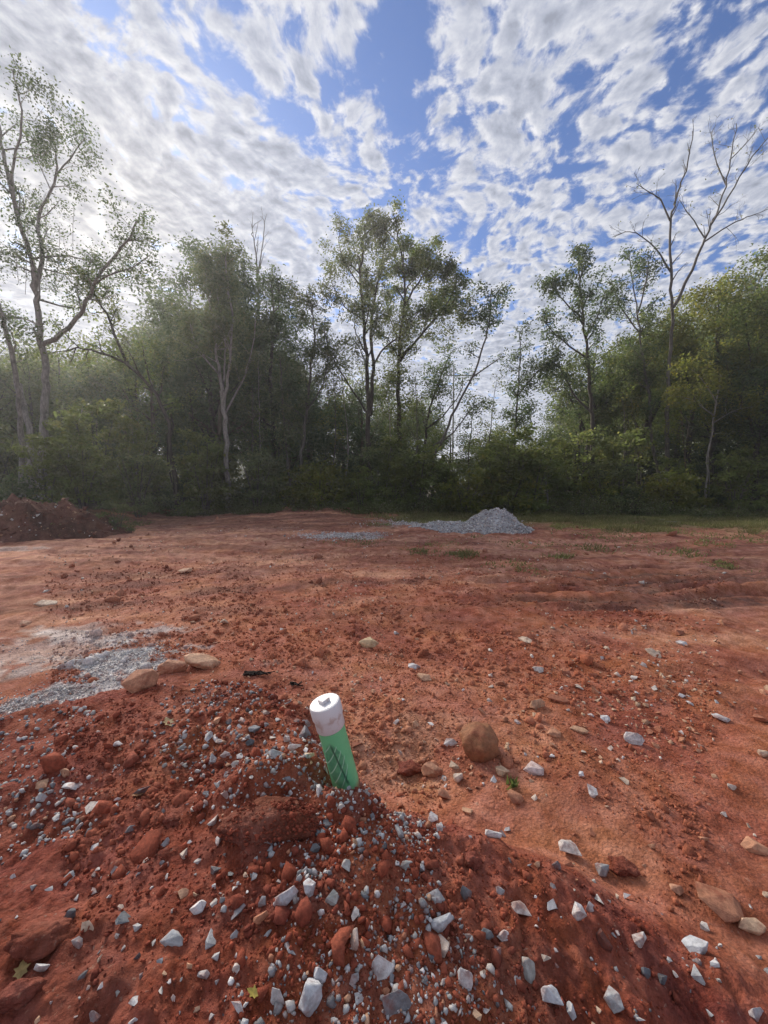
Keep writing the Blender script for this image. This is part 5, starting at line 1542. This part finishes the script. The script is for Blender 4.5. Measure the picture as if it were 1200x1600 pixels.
def build_pipe():
    D = PIPE_D
    base = PB; top = P(507, 1097, D - .015)
    ax = Vector(top - base); Ltot = ax.length; ax.normalize()
    t = thing('cleanout_pipe', 'leaning green plastic drain pipe with a white screw cap rising from the red mound', 'pipe', tuple(base))
    away = Vector((base[0], base[1], 0)).normalized(); xa = away.cross(ax).normalized(); ya = ax.cross(xa)
    t.rotation_mode = 'QUATERNION'; t.rotation_quaternion = Matrix((xa, ya, ax)).transposed().to_quaternion()
    R = .5 * 47 / F * D * .92
    # green pipe
    m, b, pr = mat('green_pipe')
    tc = b.n.new('ShaderNodeTexCoord').outputs['Object']; x, y, z = b.sep(tc)
    zl = b.m('DIVIDE', z, Ltot)
    nz = b.noise(tc, 28, 4, .6); nb = b.noise(tc, 9, 3, .6)
    ang = b.m('ARCTAN2', x, b.m('MULTIPLY', y, -1.0))     # 0 towards the viewer, + to the right
    col = b.mix(b.ss(nb, .35, .65), (.155, .53, .25), (.19, .58, .285))
    # printed dark feather-shaped panel with pale slanted lines
    up = b.m('MULTIPLY', b.ss(zl, .08, .16), b.ss(zl, .64, .56))
    cen = b.m('ADD', -.12, b.m('MULTIPLY', zl, -.25))
    half = b.m('MULTIPLY', .80, b.m('MULTIPLY', b.ss(zl, .0, .30), b.ss(zl, .74, .40)))
    da = b.m('ABSOLUTE', b.m('SUBTRACT', ang, cen))
    inside = b.m('MULTIPLY', b.ss(b.m('SUBTRACT', half, da), 0.0, .10), up)
    dark = b.mix(b.ss(nz, .4, .62), (.06, .22, .12), (.13, .36, .19))
    col = b.mix(b.m('MULTIPLY', inside, .80), col, dark)
    a5 = b.m('ADD', ang, .5)
    sl = b.m('SUBTRACT', zl, b.m('ADD', b.m('MULTIPLY', a5, .15), b.m('MULTIPLY', b.m('MULTIPLY', a5, a5), .07)))
    fr = b.m('ABSOLUTE', b.m('SUBTRACT', b.m('FRACT', b.m('MULTIPLY', sl, 8.0)), .5))
    line = b.m('MULTIPLY', b.ss(fr, .10, .045), b.ss(b.m('SUBTRACT', b.m('ADD', half, .12), da), 0.0, .12))
    col = b.mix(b.m('MULTIPLY', b.m('MULTIPLY', line, up), .8), col, (.42, .66, .48))
    crack = b.m('MULTIPLY', b.ss(b.m('ABSOLUTE', b.m('SUBTRACT', b.m('ADD', ang, b.m('MULTIPLY', nz, .25)), b.m('SUBTRACT', .62, b.m('MULTIPLY', zl, 1.15)))), .12, .02), up)
    col = b.mix(b.m('MULTIPLY', crack, .75), col, (.018, .06, .04))
    mud = b.m('MULTIPLY', b.ss(b.m('ADD', zl, b.m('MULTIPLY', nb, .16)), .20, .06), b.ss(nz, .35, .6))
    col = b.mix(mud, col, (.28, .12, .07))
    b.l.new(col, pr.inputs['Base Color']); pr.inputs['Roughness'].default_value = .42; pr.inputs['Specular IOR Level'].default_value = .4
    zp = Ltot * .72
    V, Fc = lathe([(R * .92, -.30), (R, -.30), (R, zp + .01), (R * .92, zp + .01)])
    link('pipe', mesh_arrays('pipe', V, Fc, smooth=True), m, t).data.set_sharp_from_angle(angle=math.radians(40))
    # white cap: collar, ring and plug with square boss
    m2, b, pr = mat('white_plastic')
    tc = b.n.new('ShaderNodeTexCoord').outputs['Object']
    n = b.noise(tc, 30, 5, .65); z = b.sep(tc)[2]
    ring = b.m('MULTIPLY', b.ss(b.m('DIVIDE', z, Ltot), .93, .88), b.ss(n, .50, .66))
    col = b.mix(b.m('MULTIPLY', ring, .45), (.70, .69, .70), (.40, .22, .14))
    col = b.mix(b.ss(b.noise(tc, 12, 4, .6), .55, .75, 0, .25), col, (.50, .35, .28))
    b.l.new(col, pr.inputs['Base Color']); pr.inputs['Roughness'].default_value = .38; pr.inputs['Specular IOR Level'].default_value = .45
    Rc, Rr = R * 1.075, R * 1.16
    V, Fc = lathe([(R, zp - .001), (Rc - .002, zp - .001), (Rc, zp + .002), (Rc, Ltot * .865), (R, Ltot * .865)])
    c = link('collar', mesh_arrays('collar', V, Fc, smooth=True), m2, t); c.data.set_sharp_from_angle(angle=math.radians(35))
    V, Fc = lathe([(R, Ltot * .855), (Rr - .002, Ltot * .855), (Rr, Ltot * .86), (Rr, Ltot * .985), (Rr - .004, Ltot), (Rr * .88, Ltot), (Rr * .87, Ltot + .0015), (.0005, Ltot + .0015)])
    c = link('cap', mesh_arrays('cap', V, Fc, smooth=True), m2, t); c.data.set_sharp_from_angle(angle=math.radians(35))
    # square boss on the plug, bevelled, slightly turned
    bm = bmesh.new(); bmesh.ops.create_cube(bm, size=1)
    bmesh.ops.scale(bm, vec=(R * .66, R * .66, .016), verts=bm.verts)
    bmesh.ops.bevel(bm, geom=bm.edges[:], offset=.0018, segments=2, affect='EDGES')
    me = bpy.data.meshes.new('nut'); bm.to_mesh(me); bm.free()
    nut = link('nut', me, m2, c); nut.location = (0, 0, Ltot + .0085)
    nut.rotation_euler = (0, 0, math.radians(38))
    return t


build_pipe()


# ------------------------------------------------------------------ small things
def build_small():
    R = random.Random(4)
    m, b, pr = mat('black_root'); pr.inputs['Base Color'].default_value = (.022, .015, .012, 1); pr.inputs['Roughness'].default_value = .85
    for px, py, w, lab in ((405, 1052, 52, 'black rotten root lying on the mound rim, longer of two'), (462, 1068, 30, 'short black root piece behind the pipe cap')):
        g, D = ground_hit(px, py + 3); L = w / F * D
        br = []
        for k in range(5 if w > 40 else 3):
            p = [np.array([g[0] + (q / 4 - .5) * L * R.uniform(.5, 1), g[1] + R.uniform(-.02, .02), g[2] + .014 + R.uniform(-.006, .018)]) for q in range(5)]
            br.append((catmull(p, 10), np.linspace(.014, .005, 10) * R.uniform(.6, 1.1)))
        V, Fc = tubes(br)
        o = link('dead_root', mesh_arrays('dead_root', V - g, Fc, smooth=True), m, None, tuple(g)); tag(o, lab, 'root')

    def leafobj(px, py, w, colr, lab, ang):
        g, D = ground_hit(px, py); L = w / F * D * .6
        mm, b, pr = mat('fallen_leaf')
        tc = b.n.new('ShaderNodeTexCoord').outputs['Object']
        b.l.new(b.mix(b.ss(b.noise(tc, 60, 4, .6), .35, .65), colr, tuple(c * .6 for c in colr)), pr.inputs['Base Color']); pr.inputs['Roughness'].default_value = .6
        pts = [(0, -1), (.28, -.55), (.62, -.45), (.45, -.1), (.75, .25), (.35, .3), (.28, .62), (0, 1.0), (-.28, .62), (-.35, .3), (-.75, .25), (-.45, -.1), (-.62, -.45), (-.28, -.55)]
        bm = bmesh.new(); cv = bm.verts.new((0, 0, 0)); vs = [bm.verts.new((x * L, y * L, .25 * L * abs(x) + .12 * L * y * y)) for x, y in pts]
        for i in range(len(vs)): bm.faces.new((cv, vs[i], vs[(i + 1) % len(vs)]))
        me = bpy.data.meshes.new('fallen_leaf'); bm.to_mesh(me); bm.free()
        o = link('fallen_leaf', me, mm, None, (g[0], g[1], g[2] + .008)); o.rotation_euler = (.25, .15, ang)
        tag(o, lab, 'leaf')
    leafobj(34, 1520, 26, (.42, .30, .12), 'yellow brown fallen leaf on the soil at the lower left', .5)
    leafobj(396, 1556, 22, (.33, .27, .06), 'olive yellow fallen leaf near the bottom edge', 1.4)
    leafobj(263, 1131, 20, (.45, .33, .17), 'dry tan fallen leaf high on the mound left of the pipe', .9)
    leafobj(215, 1245, 16, (.40, .20, .10), 'curled brown fallen leaf on the left slope', 2.2)

    # pale log on the verge
    g, D = ground_hit(1052, 819)
    A = catmull([(-.32, 0, .06), (0, .03, .07), (.32, 0, .055)], 8)
    V, Fc = tubes([(A, np.linspace(.05, .045, 8))])
    tag(link('log', mesh_arrays('log', V, Fc, smooth=True), B_PALE, None, tuple(g)), 'short pale log lying on the grassy verge at the right', 'log')

    for px, py, w, lab in ((300, 806, 60, 'dead fallen branch lying across the edge of the clay below the curved dark tree'), (455, 792, 44, 'short dead branch at the far edge of the clay left of the tallest tree'),
                           (560, 790, 36, 'pale stick lying at the far edge of the clay below the tallest tree'), (925, 806, 40, 'dead forked branch in the verge weeds below the tufted tree')):
        g, D = ground_hit(px, py); L = w / F * D
        A = catmull([np.array([-L / 2, .1, .08]), np.array([-L * .1, -.05, .14]), np.array([L / 2, .05, .06])], 9)
        br = [(A, np.linspace(.035, .012, 9))]
        for q in range(4):
            a0 = A[2 + q]; br.append((np.array([a0, a0 + np.array([R.uniform(-.1, .3), R.uniform(-.2, .2), R.uniform(.1, .35)]), a0 + np.array([R.uniform(0, .6), R.uniform(-.3, .3), R.uniform(.1, .5)])]), np.array([.014, .010, .005])))
        V, Fc = tubes(br)
        tag(link('fallen_branch', mesh_arrays('fallen_branch', V, Fc, smooth=True), B_PALE if 'pale' in lab else B_GREY, None, tuple(g)), lab, 'branch')

    # wooden utility pole far behind the gap
    D = 70; x = (706.5 - 600) / F * D
    t = thing('utility_pole', 'thin dark utility pole with a crossarm seen through the gap in the trees', 'utility pole', (x, D, float(H(x, D))))
    z0 = t.location.z; zt = P(706, 572, D)[2] - z0; za = P(706, 587, D)[2] - z0
    V, Fc = tubes([(np.array([[0, 0, -1], [0, 0, zt * .5], [0, 0, zt]]), np.array([.16, .14, .11]))])
    link('pole', mesh_arrays('pole', V, Fc, smooth=True), B_DARK, t)
    bm = bmesh.new(); bmesh.ops.create_cube(bm, size=1); bmesh.ops.scale(bm, vec=(5.0, .14, .16), verts=bm.verts); bmesh.ops.translate(bm, vec=(.9, -.2, za), verts=bm.verts)
    me = bpy.data.meshes.new('crossarm'); bm.to_mesh(me); bm.free(); link('crossarm', me, B_DARK, t)
    V, Fc = lathe([(.01, 0), (.06, 0), (.07, .08), (.04, .12), (.06, .2), (.01, .24)], 8)
    im = mesh_arrays('insulator', V, Fc, smooth=True)
    for q in (-1.4, -.4, 2.2, 3.2): link('insulator', im, B_GREY, t, (q, -.2, za + .08))


build_small()
print('LEAVES', sum(a for _, a, _ in NLEAF), 'TUBEQUADS', sum(c for _, _, c in NLEAF))
print('TRIS', sum(len(m.loops) - 2 * len(m.polygons) for m in bpy.data.meshes if m.users))
